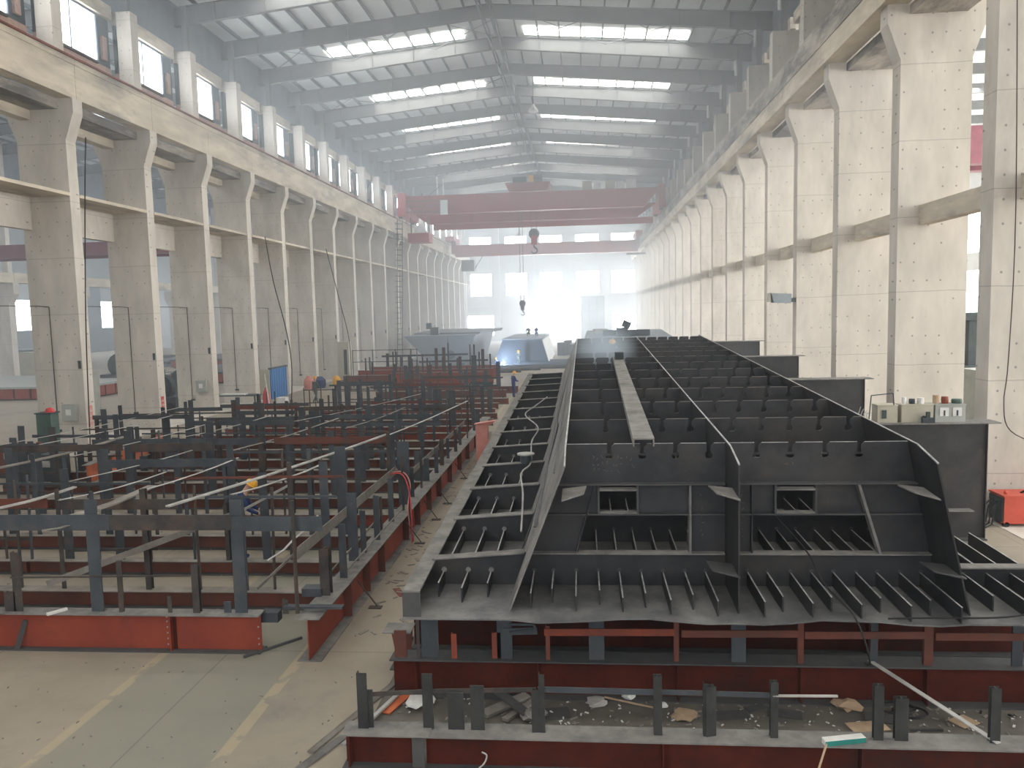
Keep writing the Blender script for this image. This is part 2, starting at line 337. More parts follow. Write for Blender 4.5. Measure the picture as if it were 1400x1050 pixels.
# ridge walkway truss and wind bracing under the roof
mb = MB()
for dx in (-.35, .35):
    mb.box(RIDGE+dx-.04, RIDGE+dx+.04, YS0, YS1, 24.1, 24.2); mb.box(RIDGE+dx-.04, RIDGE+dx+.04, YS0, YS1, 24.75, 24.85)
for k in range(-12, 43):
    y = Y0+3*k
    mb.beam((RIDGE-.35, y, 24.15), (RIDGE-.35, y+3, 24.8), .05, .05); mb.beam((RIDGE+.35, y, 24.8), (RIDGE+.35, y+3, 24.15), .05, .05)
mb.build('ridge_truss', PURLIN, ceiling)
for k in (-3, 5, 7, 10, 13, 16, 19):
    mb = MB(); y = Y0+.3+STEP*k
    for a in range(-22, 12, 6):
        mb.cyl((a, y, ZS(a)-.5), (a+6, y+6, ZS(a+6)-.5), .025, 4); mb.cyl((a+6, y, ZS(a+6)-.5), (a, y+6, ZS(a)-.5), .025, 4)
    mb.build('wind_bracing', PURLIN, ceiling)

def column_mb(xh, sgn, y, ztop_low=15.03):
    """sgn=+1: hall side is at +x (left row); profile in XZ, 0.65 thick in Y"""
    w = 2.2; xo = xh-sgn*w
    pr = [(xh, 0), (xh, 13.3), (xh+sgn*.42, 14.45), (xh+sgn*.42, ztop_low), (xo-sgn*.42, ztop_low), (xo-sgn*.42, 14.45), (xo, 13.3), (xo, 0)]
    return MB().prism([(x, y, z) for x, z in pr], (0, .65, 0))
def column_row(name, xh, sgn, ks, label, dy):
    base = struct_root(name, MB().box(min(xh, xh-sgn*2.2)-.05, max(xh, xh-sgn*2.2)+.05, YS0, YEND, -.05, .012), CONC, label)
    src = None
    ys = [Y0+dy+STEP*k for k in ks]
    for y in ys:
        if src is None:
            src = column_mb(xh, sgn, y).build('column', CONC, base, origin=(xh, y, 0))
            xa, xb = sorted((xh-sgn*.22, xh-sgn*(.95 if sgn > 0 else 1.6)))
            up = MB().box(xa, xb, y, y+.65, 15.03, 20.75 if sgn > 0 else 20.3).build('upper_column', CONC, base, origin=(xh, y, 0))
            st = MB().box((xa+xb)/2-.15, (xa+xb)/2+.15, y+.2, y+.45, 20.3, 23.3).build('steel_stub_column', RAFTER, base, origin=(xh, y, 0))
        else:
            for s in (src, up, st):
                c = s.copy(); COL.objects.link(c); c.location.y = y
    return base, ys
wall_left, ysL = column_row('wall_left', XL, 1, range(-6, 22), 'long row of pale concrete columns on the left, with crane beam and high windows', -.6)
wall_right, ysR = column_row('wall_right', XR, -1, range(-6, 22), 'long row of pale concrete columns on the right, with a stained crane beam', 0)
# crane beams, one length per bay, with a narrow joint
def crane_beams(base, xi, sgn, ys):
    for y in ys:
        a, b = y+.34, y+.34+STEP-.02
        w = .62 if sgn > 0 else .84
        zj = 15.8 if sgn < 0 else 16.45
        xa, xb = sorted((xi, xi-sgn*w)); fa, fb = sorted((xi+sgn*.03, xi-sgn*w))
        MB().box(xa, xb, a, b, 15.03, zj).build('crane_beam', CONC_BEAM, base)
        MB().box(fa, fb, a, b, zj, 16.74).build('crane_beam_top', CONC_STAIN if sgn < 0 else CONC_BEAM, base)
        if sgn > 0: MB().box(-23.5, -21.85, a, b-.3, 14.6, 15.0).build('gangway_slab', CONC_STAIN, base)
        else: MB().box(10.55, 12.3, a, b, 14.7, 15.0).build('gangway_slab', CONC_STAIN, base)
    MB().box(min(xi-sgn*.3, xi-sgn*.42), max(xi-sgn*.3, xi-sgn*.42), YS0, YEND-1, 16.74, 16.88).build('crane_rail', RUST, base)
    if sgn > 0: MB().box(xi+.05, xi+.12, YS0, YEND-1, 16.68, 16.76).build('conductor_rail', RUST, base)
crane_beams(wall_left, -21.19, 1, ysL); crane_beams(wall_right, 9.66, -1, ysR)
# upper wall on the left: spandrel, window, lintel, cladding per bay
nwin = 0
for y in ysL:
    a, b = y+.65, y+STEP
    MB().box(-23.15, -22.95, a, b, 16.2, 18.02).build('brick_spandrel', BRICK, wall_left)
    MB().box(-23.2, -22.75, a, b, 20.35, 21.0).build('lintel', CONC_BEAM, wall_left)
    MB().box(-23.15, -22.98, y+5.0, b, 18.02, 20.35).build('infill_panel', DARKM, wall_left)
    MB().box(-23.15, -22.98, a, y+1.0, 18.02, 20.35).build('infill_panel', DARKM, wall_left)
    MB().box(-23.0, -22.85, y+5.25, y+5.6, 18.3, 19.4).build('brick_pier', BRICK, wall_left)
    nwin += 1
    w = tag(MB().box(-23.05, -22.92, y+1.0, y+5.0, 18.02, 18.12).box(-23.05, -22.92, y+1.0, y+5.0, 20.25, 20.35)
            .box(-23.05, -22.92, y+1.0, y+1.08, 18.12, 20.25).box(-23.05, -22.92, y+4.92, y+5.0, 18.12, 20.25).box(-23.05, -22.95, y+2.97, y+3.03, 18.12, 20.25)
            .build('window_%d' % nwin, FRAME), kind='structure')
    MB().box(-23.02, -23.0, y+1.05, y+4.95, 18.1, 20.27).build('pane', PANE, w)
    MB().box(-23.1, -22.8, y+1.2, y+4.8, 17.95, 18.05).build('cable_tray', POST_B, w)
MB().box(-23.2, -23.05, YS0, YEND, 21.0, 24.0).build('cladding', CLAD, wall_left)
# right upper wall
for y in ysR:
    a, b = y+.65, y+STEP
    MB().box(11.9, 12.05, a, b, 16.2, 21.4).build('wall_panel', CONC, wall_right)
    MB().box(11.6, 11.9, a, b, 20.6, 21.2).build('lintel', CONC_BEAM, wall_right)
    MB().cyl((10.95, y+.32, 21.5), (10.95, y+.32, 22.5), .1, 8).build('roof_lamp', ENDC, wall_right)
MB().box(12.0, 12.15, YS0, YEND, 21.3, 23.7).build('cladding', CLAD, wall_right)
# left walkway slab and tie beam, right struts
for y in ysL:
    MB().box(-23.75, -21.56, y+.65, y+STEP, 10.98, 11.12).build('walkway_slab', CONC_BEAM, wall_left)
    MB().box(-23.7, -23.4, y+.65, y+STEP, 9.6, 10.98).build('tie_beam', CONC, wall_left)
    MB().box(-23.6, -23.1, y+.65, y+STEP, 14.2, 15.0).build('outer_crane_beam', CONC_BEAM, wall_left)
for y in ysR:
    MB().box(10.95, 11.35, y+.65, y+STEP, 8.1, 8.72).build('strut', CONC_BEAM, wall_right)
# grimy conduit, switch boxes and stencilled notices on the left columns
for i, y in enumerate(ysL):
    if i < 6: continue
    MB().tube([(-22.9, y-.03, .9), (-22.9, y-.03, 6.3), (-23.4, y-.03, 6.35), (-23.4, y-5, 6.35)], .018, 5).build('conduit', POST_B, wall_left)
    MB().box(-21.75, -21.65, y-.06, y, 3.6, 3.95).build('switch', DARKM, wall_left)
    MB().box(-22.95, -22.75, y-.1, y, .85, .95).build('socket', DARKM, wall_left)
for y in (ysL[8], ysL[10]):
    b = MB().box(-22.55, -21.93, y-.22, y, 1.35, 2.05).build('switch_box', BEIGE, wall_left, 'grey electrical switch box')
    MB().box(-22.36, -22.12, y-.24, y-.22, 1.6, 1.85).build('paper_label', WHITE, b)
for y, z0 in ((ysL[8], .95), (ysL[9], 1.15)):
    pl = MB().box(XL, XL+.012, y+.2, y+.46, z0, z0+(1.0 if y == ysL[8] else .55)).build('notice', PINKP if y == ysL[8] else REDPAINT, wall_left, 'faded red stencilled notice')
    for j in range(4 if y == ysL[8] else 2):
        MB().box(XL+.012, XL+.018, y+.22, y+.43, z0+.08+j*.22, z0+.12+j*.22).box(XL+.012, XL+.018, y+.3, y+.34, z0+.05+j*.22, z0+.2+j*.22).build('stroke', CONC, pl)

# end wall
def end_wall():
    Y = YEND
    base = struct_root('wall_back', MB().box(-24, 13, Y+.35, Y+.5, 20.6, 25.3), ENDW, 'hazy far gable wall of pale panels with rows of bright windows and an open gate')
    xs = [(-21.4, -17.1), (-14.5, -10.2), (-7.8, -3.4), (-.9, 3.7), (5.9, 10.5)]
    bands = [(4.98, 8.75), (13.05, 18.5), (20.1, 21.0)]
    for i, (z0, z1) in enumerate(bands):
        for x in [-24+6.17*j for j in range(6)]:
            x0, x1 = x, x+6.15
            if i == 0 and x1 > -11 and x0 < 4.5: x0, x1 = (x0, min(x1, -11.1)) if x0 < -11.1 else (max(x0, 4.6), x1)
            if x1-x0 < .2: continue
            for zz in range(int((z1-z0)/1.8)+1):
                a = z0+zz*1.8; b = min(z1, a+1.78)
                if b-a < .1: continue
                MB().box(x0, x1, Y+.2, Y+.35, a, b).build('panel', ENDW, base)
    edges = [-24]+[v for p in xs for v in p]+[13]
    for z0, z1 in ((8.75, 13.05), (18.5, 20.1)):
        for j in range(0, len(edges), 2): MB().box(edges[j], edges[j+1], Y+.2, Y+.35, z0, z1).build('panel', ENDW, base)
    MB().box(-11.1, 4.6, Y+.2, Y+.35, 8.25, 8.75).build('gate_header', ENDC, base)
    n = 40
    for (x0, x1) in xs:
        for z0, z1 in ((8.75, 13.05), (18.5, 20.1)):
            n += 1
            w = MB()
            for xa in (x0, (x0+x1)/2, x1-.1): w.box(xa, xa+.1, Y+.1, Y+.2, z0, z1)
            w.box(x0+.1, (x0+x1)/2, Y+.1, Y+.2, z0, z0+.1).box((x0+x1)/2+.1, x1-.1, Y+.1, Y+.2, z0, z0+.1)
            o = tag(w.build('window_%d' % n, ENDC), kind='structure')
            MB().box(x0, x1, Y+.22, Y+.3, z0, z1).build('pane', PANE_END, o)
    for x0, x1, z1 in ((-22, -16.9, 5.0), (6.0, 10.6, 5.0)):
        n += 1; w = MB()
        for i in range(5): w.box(x0+i*(x1-x0)/4-.05, x0+i*(x1-x0)/4+.05, Y+.1, Y+.2, 1.2, z1)
        w.box(x0, x1, Y+.12, Y+.18, 3.0, 3.1)
        o = tag(w.build('window_%d' % n, ENDC), kind='structure'); MB().box(x0, x1, Y+.22, Y+.3, 1.2, z1).build('pane', PANE_END, o)
        MB().box(x0, x1, Y+.2, Y+.35, 0, 1.2).build('panel', ENDW, base)
    for x0, x1 in ((-24, -22), (-16.9, -11.1), (4.6, 6), (10.6, 13)):
        for zz in range(3): MB().box(x0, x1, Y+.2, Y+.35, zz*1.66, zz*1.66+1.64).build('panel', ENDW, base)
    for x in (-22.4, -15.8, -9.0, -2.1, 4.8, 11.2):
        z0 = 8.3 if -11 < x < 4.6 else 0
        MB().box(x-.25, x+.25, Y-.5, Y+.1, z0, 24.2).build('wind_column', ENDC, base)
    for z in (6.6, 13.6, 15.8, 18.0, 21.2): MB().box(-24, 13, Y-.1, Y+.08, z-.08, z+.08).build('girt', ENDC, base) if z > 8.3 else None
    d = tag(MB().box(.0, 4.6, Y-.25, Y-.1, 0, 8.3).build('door_1', BOXSTEEL), kind='structure')
    for x in (.05, 1.55, 3.05, 4.4): MB().box(x, x+.12, Y-.33, Y-.25, 0, 8.3).build('stile', BOXSTEEL_D, d)
    for z in (.1, 2.8, 5.5, 8.1): MB().box(0, 4.6, Y-.31, Y-.25, z, z+.12).build('rail', BOXSTEEL_D, d)
    MB().box(-11.0, .0, Y+8, Y+8.2, 0, 8.2).build('daylight', PANE_END, base, 'blinding daylight beyond the open gate')
end_wall()

# neighbouring halls, seen between the columns
def side_hall_left():
    c2, zs = roof(-59.4, -23.9, 25.0, 23.4, -41.5, [], 1.2, 'ceiling_side', 'roof of the neighbouring hall behind the left columns', range(-2, 20, 1))
    for k in range(5): pass
    base = struct_root('wall_side', MB().box(-92, -91.7, YS0, YEND, 0, 4.5), BOXSTEEL, 'second and third rows of columns of the neighbouring halls on the left')
    for k in range(1, 12):
        y = 5.4+11.5*k
        MB().prism([(x, y, z) for x, z in ((-57, 0), (-57, 7.6), (-56.4, 8.6), (-56.4, 9.7), (-59.6, 9.7), (-59.6, 8.6), (-59, 7.6), (-59, 0))], (0, .8, 0)).build('column', CONC, base)
        MB().box(-57.4, -56.5, y+.4, y+11.86, 9.72, 10.7).build('crane_beam', CONC_BEAM, base)
        MB().box(-57.5, -56.9, y+.1, y+.7, 10.7, 24).build('upper_column', CONC, base)
        MB().box(-57.9, -57.7, y+.8, y+11.4, 15.5, 24).build('wall_panel', CLAD, base)
    for k in range(13):
        y = 10+11.5*k
        MB().box(-91.9, -91.6, y, y+11.4, 13.0, 24).build('wall_panel', ENDW, base)
        MB().box(-91.9, -91.6, y, y+7.5, 4.5, 13).build('wall_panel', BOXSTEEL, base)
        MB().box(-91.9, -91.6, y+7.5, y+11.4, 9.5, 13).build('wall_panel', ENDW, base)
        MB().box(-91.9, -91.8, y+7.5, y+11.4, 4.5, 9.5).build('window_band', PANE, base, 'tall bright window')
    MB().box(-92, -59.4, YS0, YEND, 24, 24.2).build('roof_sheet', SHEET, base)
    MB().box(-92, -23.9, YEND, YEND+.3, 0, 25).build('end_panel', ENDW, base)
    cr = thing('bridge_crane', (-41, 66, 11), 'faded red bridge crane in the hall behind the left columns', 'crane')
    MB().box(-56.4, -24.5, 65.5, 66.5, 11.4, 12.5).build('girder', CRANE_P, cr); MB().box(-56.4, -24.5, 68.5, 69.3, 11.4, 12.3).build('girder', CRANE_P, cr)
side_hall_left()
def side_hall_right():
    base = struct_root('wall_far_right', MB().box(44, 44.3, YS0, YEND, 0, 3.5), ENDW, 'far wall of the hall behind the right columns with tall windows')
    for k in range(-1, 26):
        y = 6*k
        MB().box(44, 44.3, y, y+1.8, 3.5, 24).build('wall_panel', ENDW, base)
        MB().box(44, 44.3, y+1.8, y+5.98, 9.0, 11.0).build('wall_panel', ENDW, base)
        MB().box(44, 44.3, y+1.8, y+5.98, 17.5, 24).build('wall_panel', ENDW, base)
        MB().box(44.1, 44.2, y+1.8, y+5.98, 3.5, 9.0).build('window_band', PANE, base, 'tall bright window')
        MB().box(44.1, 44.2, y+1.8, y+5.98, 11.0, 17.5).build('window_band', PANE, base)
    MB().box(12.4, 44.3, YS0, YEND, 24.2, 24.4).build('roof_sheet', SHEET, base)
    for k in range(25): MB().box(12.4, 44, 6*k, 6*k+.3, 23.2, 24.0).build('rafter', RAFTER, base)
    MB().box(13, 50, YEND, YEND+.3, 0, 25).build('end_panel', ENDW, base)
    cr = thing('bridge_crane', (26, 55, 15), 'red bridge crane glimpsed through the gap between the nearest right columns', 'crane')
    MB().box(14, 43, 54.6, 55.6, 14.5, 16.9).build('girder', CRANE_P, cr); MB().box(14, 43, 57.6, 58.6, 14.5, 16.5).build('girder', CRANE_P, cr)
    mc = thing('milling_machine', (21.5, 44, 0), 'dark blue machine tool beyond the gap between the nearest right columns', 'machine')
    MB().box(20, 23, 43, 45, 0, 2.2).build('bed', DARKM, mc); MB().box(20.3, 21.2, 43.3, 44.5, 2.2, 4.6).build('column', DARKM, mc); MB().box(21.2, 22.6, 43.5, 44.2, 3.2, 4.0).build('head', BOXSTEEL, mc)
    MB().box(20, 20.8, 43, 44, 4.6, 5.0).build('motor', DARKM, mc)
    tk = thing('steel_bench', (20, 36, 0), 'pale green bench behind the gap between the right columns', 'bench')
    MB().box(17, 21, 35.2, 37, 2.3, 2.6).build('top', BEIGE, tk); MB().box(17.1, 17.4, 35.4, 36.8, 0, 2.3).build('leg', BEIGE, tk); MB().box(20.6, 20.9, 35.4, 36.8, 0, 2.3).build('leg', BEIGE, tk)
side_hall_right()
# unseen gable behind the photographer, left open around the added fill light
gb = struct_root('wall_front', MB().box(-24, 13, -17.2, -17, 21.5, 25), ENDW, 'unseen gable wall behind the photographer, left wide open for added light')
MB().box(-92, -24, -17.2, -17, 0, 25).build('panel', ENDW, gb); MB().box(13, 44, -17.2, -17, 0, 25).build('panel', ENDW, gb)

# ------------------------------------------------------------ overhead cranes
def hook_block(name, x, y, z, big, label, ztop):
    t = thing(name, (x, y, z), label, 'crane hook', None)
    s = 1.0 if big else .62
    MB().lathe((x, y-.18*s, z+2.2*s), [(.42*s, 0), (.62*s, .05*s), (.62*s, .31*s), (.42*s, .36*s)], 14, 'y').build('sheave', CRANE_D, t)
    MB().box(x-.34*s, x+.34*s, y-.22*s, y+.22*s, z+.95*s, z+2.0*s).build('housing', CRANE if big else CRANE_D, t)
    pts = [Vector((x, y, z+.95*s))]+[Vector((x+.36*s*math.cos(a), y, z+.32*s+.34*s*math.sin(a))) for a in [math.radians(80-i*32) for i in range(9)]]
    mb = MB()
    for i, (a, b) in enumerate(zip(pts, pts[1:])): mb.cyl(a, b, (.13-.009*i)*s, 8)
    mb.build('hook', BOXSTEEL_D, t)
    for dx in (-.3*s, .3*s): MB().cyl((x+dx, y, z+2.5*s), (x+dx, y, ztop), .03, 5).build('wire_rope', CRANE_D, t)
def main_crane():
    t = thing('bridge_crane', (-5.6, 93, 16.9), 'red double girder bridge crane spanning the hall below the roof', 'crane')
    MB().hexa([(-19.2, 91.6, 17.2), (7.4, 91.6, 17.2), (7.4, 92.6, 17.2), (-19.2, 92.6, 17.2)], [(-20.6, 91.4, 19.25), (9.2, 91.4, 19.25), (9.2, 92.8, 19.25), (-20.6, 92.8, 19.25)]).build('girder', CRANE, t)
    MB().hexa([(-18.6, 96.6, 16.6), (6.9, 96.6, 16.6), (6.9, 97.4, 16.6), (-18.6, 97.4, 16.6)], [(-20.6, 96.5, 18.2), (9.2, 96.5, 18.2), (9.2, 97.5, 18.2), (-20.6, 97.5, 18.2)]).build('girder', CRANE, t)
    MB().box(-17.5, 8.6, 94.6, 94.8, 15.6, 16.25).build('trolley_track', CRANE, t)
    MB().box(-17.5, 8.6, 94.2, 95.2, 16.25, 16.3).build('trolley_flange', CRANE, t)
    for x, w in ((-20.9, .9), (8.9, .8)):
        MB().box(x, x+w, 90.6, 98.4, 16.9, 17.9).build('end_carriage', CRANE, t)
        for y in (91.2, 97.6): MB().cyl((x+.1, y, 17.0), (x+.5, y, 17.0), .34, 12).build('wheel', CRANE_D, t)
        MB().box(x, x+w, 91.0, 93.2, 17.9, 19.6).build('corner_cabinet', CRANE, t)
    for i in range(11): MB().box(-19.8+i*.42, -19.76+i*.42, 90.9, 90.94, 17.0, 18.7).build('railing_post', CRANE_D, t)
    for i in range(3): MB().box(-19.9, -15.4, 90.9, 90.95, 17.3+i*.65, 17.36+i*.65).build('railing', CRANE_D, t)
    MB().box(-15.9, -15.1, 90.8, 91.3, 17.0, 18.6).build('control_cabinet', ENDC, t)
    for i, x in enumerate((.4, 1.7, 3.0, 4.3, 5.4)):
        MB().box(x, x+(1.1 if i % 2 == 0 else .8), 91.9, 92.5, 19.3, 20.3 if i % 2 == 0 else 20.15).build('electrical_cabinet', CREAM if i in (0, 2) else ENDC, t)
    MB().beam((-17.6, 91, 18.9), (-15.6, 91, 20.4), .06, .06).build('ladder_rail', CRANE_D, t)
    MB().box(-16.3, -16.15, 91, 91.15, 19.2, 21.3).build('mast', ENDC, t); MB().box(-15.6, -15.45, 91, 91.15, 19.2, 21.0).build('mast', ENDC, t)
    # cab and red box hung under the left end
    MB().box(-19.9, -17.4, 91.2, 93.4, 13.95, 15.0).build('hanging_cab', CRANE, t, 'red box hung below the left end')
    for x in (-19.7, -17.6): MB().box(x, x+.12, 92, 92.2, 15.0, 16.9).build('hanger', CRANE_D, t)
    MB().box(-19.2, -18.0, 91.6, 92.6, 15.0, 15.9).build('motor', ENDC, t)
    c = MB().hexa([(-8.0, 91.8, 19.4), (-3.6, 91.8, 19.4), (-3.6, 96.8, 19.4), (-8.0, 96.8, 19.4)], [(-8.5, 91.8, 20.4), (-3.2, 91.8, 20.4), (-3.2, 96.8, 20.4), (-8.5, 96.8, 20.4)]).build('trolley', CRANE, t)
    MB().box(-7.6, -6.0, 92.2, 94, 20.4, 21.1).build('motor_cover', GREENM, c); MB().cyl((-5.4, 92.6, 20.9), (-4.2, 92.6, 20.9), .55, 12).build('rope_drum', CRANE_D, c)
    MB().box(-5.7, -5.2, 92.0, 92.5, 20.4, 21.2).build('gearbox', YELLOW, c)
    hook_block('crane_hook', -5.25, 92.2, 12.35, True, 'big red hook block hanging below the bridge crane trolley', 17.5)
    hook_block('crane_hook', -6.78, 92.2, 5.2, False, 'smaller black hook hanging low on long wire ropes in front of the far gate', 17.5)
main_crane()
def second_crane():
    t = thing('bridge_crane', (-5.6, 125, 14.4), 'second faint red bridge crane near the far gable wall', 'crane')
    MB().box(-19.6, 9.0, 124.4, 125.6, 14.5, 16.3).build('girder', CRANE, t); MB().box(-19.6, 9.0, 127.6, 128.6, 14.7, 16.0).build('girder', CRANE, t)
    MB().box(-20.9, -19.6, 123, 130, 16.9, 17.6).build('end_carriage', CRANE, t); MB().box(8.6, 9.6, 123, 130, 16.9, 17.6).build('end_carriage', CRANE, t)
    MB().box(-20.2, -19.5, 124.4, 128.6, 15.0, 17.0).build('bracket', CRANE, t); MB().box(8.7, 9.3, 124.4, 128.6, 15.0, 17.0).build('bracket', CRANE, t)
    MB().box(-18.6, -16.6, 123.6, 125.2, 12.2, 13.9).build('operator_cab', DARKM, t); MB().beam((-16.5, 124.4, 12.6), (-15.2, 124.4, 14.6), .15, .15).build('cab_stair', CRANE_D, t)
    MB().box(7.2, 10.2, 124, 125, 14.0, 14.3).build('maintenance_platform', CRANE_D, t)
second_crane()
def bell(x, y, z, label):
    t = thing('bell_lamp', (x, y, z), label, 'lamp')
    MB().lathe((x, y, z), [(.42, 0), (.38, .18), (.16, .42), (.12, .6)], 14).build('lamp_shade', LAMPW, t)
    MB().cyl((x, y, z+.6), (x, y, ZS(x)+.02), .03, 5).build('cord', DARKM, t)
bell(-3.61, 66.2, 21.9, 'white bell shaped lamp hanging under the roof near the ridge')
bell(-7.9, 105, 15.6, 'small white bell lamp hanging beyond the bridge crane')
def floodlight():
    t = thing('floodlight', (10.3, 38.9, 5.7), 'grey floodlight bracketed to a right hand column', 'lamp')
    MB().hexa([(9.2, 38.7, 5.75), (10.0, 38.7, 5.7), (10.0, 39.3, 5.7), (9.2, 39.3, 5.75)], [(9.05, 38.6, 6.2), (10.05, 38.8, 6.15), (10.05, 39.3, 6.15), (9.05, 39.4, 6.2)]).build('housing', BOXSTEEL, t)
    MB().box(9.0, 9.06, 38.7, 39.3, 5.78, 6.18).build('lens', CREAM, t); MB().box(10.0, 10.3, 38.95, 39.1, 5.75, 5.95).build('bracket', DARKM, t)
floodlight()
def tube_obj(name, pts, r, m, label, cat, group=None, n=5):
    P = [Vector(p) for p in pts]; q = []
    for i in range(len(P)-1):       # smooth curve through the points
        a, b, c, d = P[max(i-1, 0)], P[i], P[i+1], P[min(i+2, len(P)-1)]
        for j in range(5):
            t = j/5; q.append(.5*((2*b)+(c-a)*t+(2*a-5*b+4*c-d)*t*t+(3*b-a-3*c+d)*t*t*t))
    q.append(P[-1])
    o = MB().tube(q, r, n).build(name, m, origin=pts[-1]); tag(o, label, cat, group); return o
tube_obj('cable', [(-20.75, 32.4, 13.4), (-20.9, 32.3, 11.0), (-21.2, 32.2, 5.9), (-21.3, 32.1, 2.0), (-21.3, 32.0, 0.05)], .026, BLACK, 'black cable hanging down the front of the nearest left column', 'cable')
tube_obj('cable', [(-20.5, 50.5, 10.9), (-19.9, 50, 8.0), (-19.2, 49.9, 5.0), (-19.1, 50.4, 2.6), (-19.3, 50.6, .05)], .035, BLACK, 'dark rope slanting down beside the left columns above the blue cabinet', 'cable')
tube_obj('cable', [(-20.2, 62, 11.0), (-19.3, 62, 7.0), (-18.6, 62, 3.5), (-18.6, 62, .05)], .035, BLACK, 'second dark rope slanting down farther along the left columns', 'cable')
tube_obj('cable', [(10.55, 20.8, 16), (10.75, 20.75, 8), (10.7, 20.75, 4.2), (10.62, 20.75, 3.0), (10.8, 20.75, 2.3), (11.6, 20.7, 1.9)], .014, POST_B, 'black cable running down the nearest right column', 'cable')
def ladder():
    t = thing('caged_ladder', (-21, 88, 0), 'caged steel ladder climbing a far left column to the crane beam', 'ladder')
    for x in (-20.9, -20.3): MB().beam((x, 88, 0), (x, 90.5, 16.5), .08, .08).build('stile', POST, t)
    for i in range(26):
        z = 1.0+i*.6; y = 88+2.5*z/16.5
        MB().cyl((-20.9, y, z), (-20.3, y, z), .03, 5).build('rung', POST, t)
        if i > 3:
            pts = [(-20.6+.45*math.cos(a), y-.45+.45*math.sin(a), z) for a in [math.pi*j/6 for j in range(-6, 7)]]
            MB().tube(pts, .025, 4).build('hoop', POST, t)
ladder()

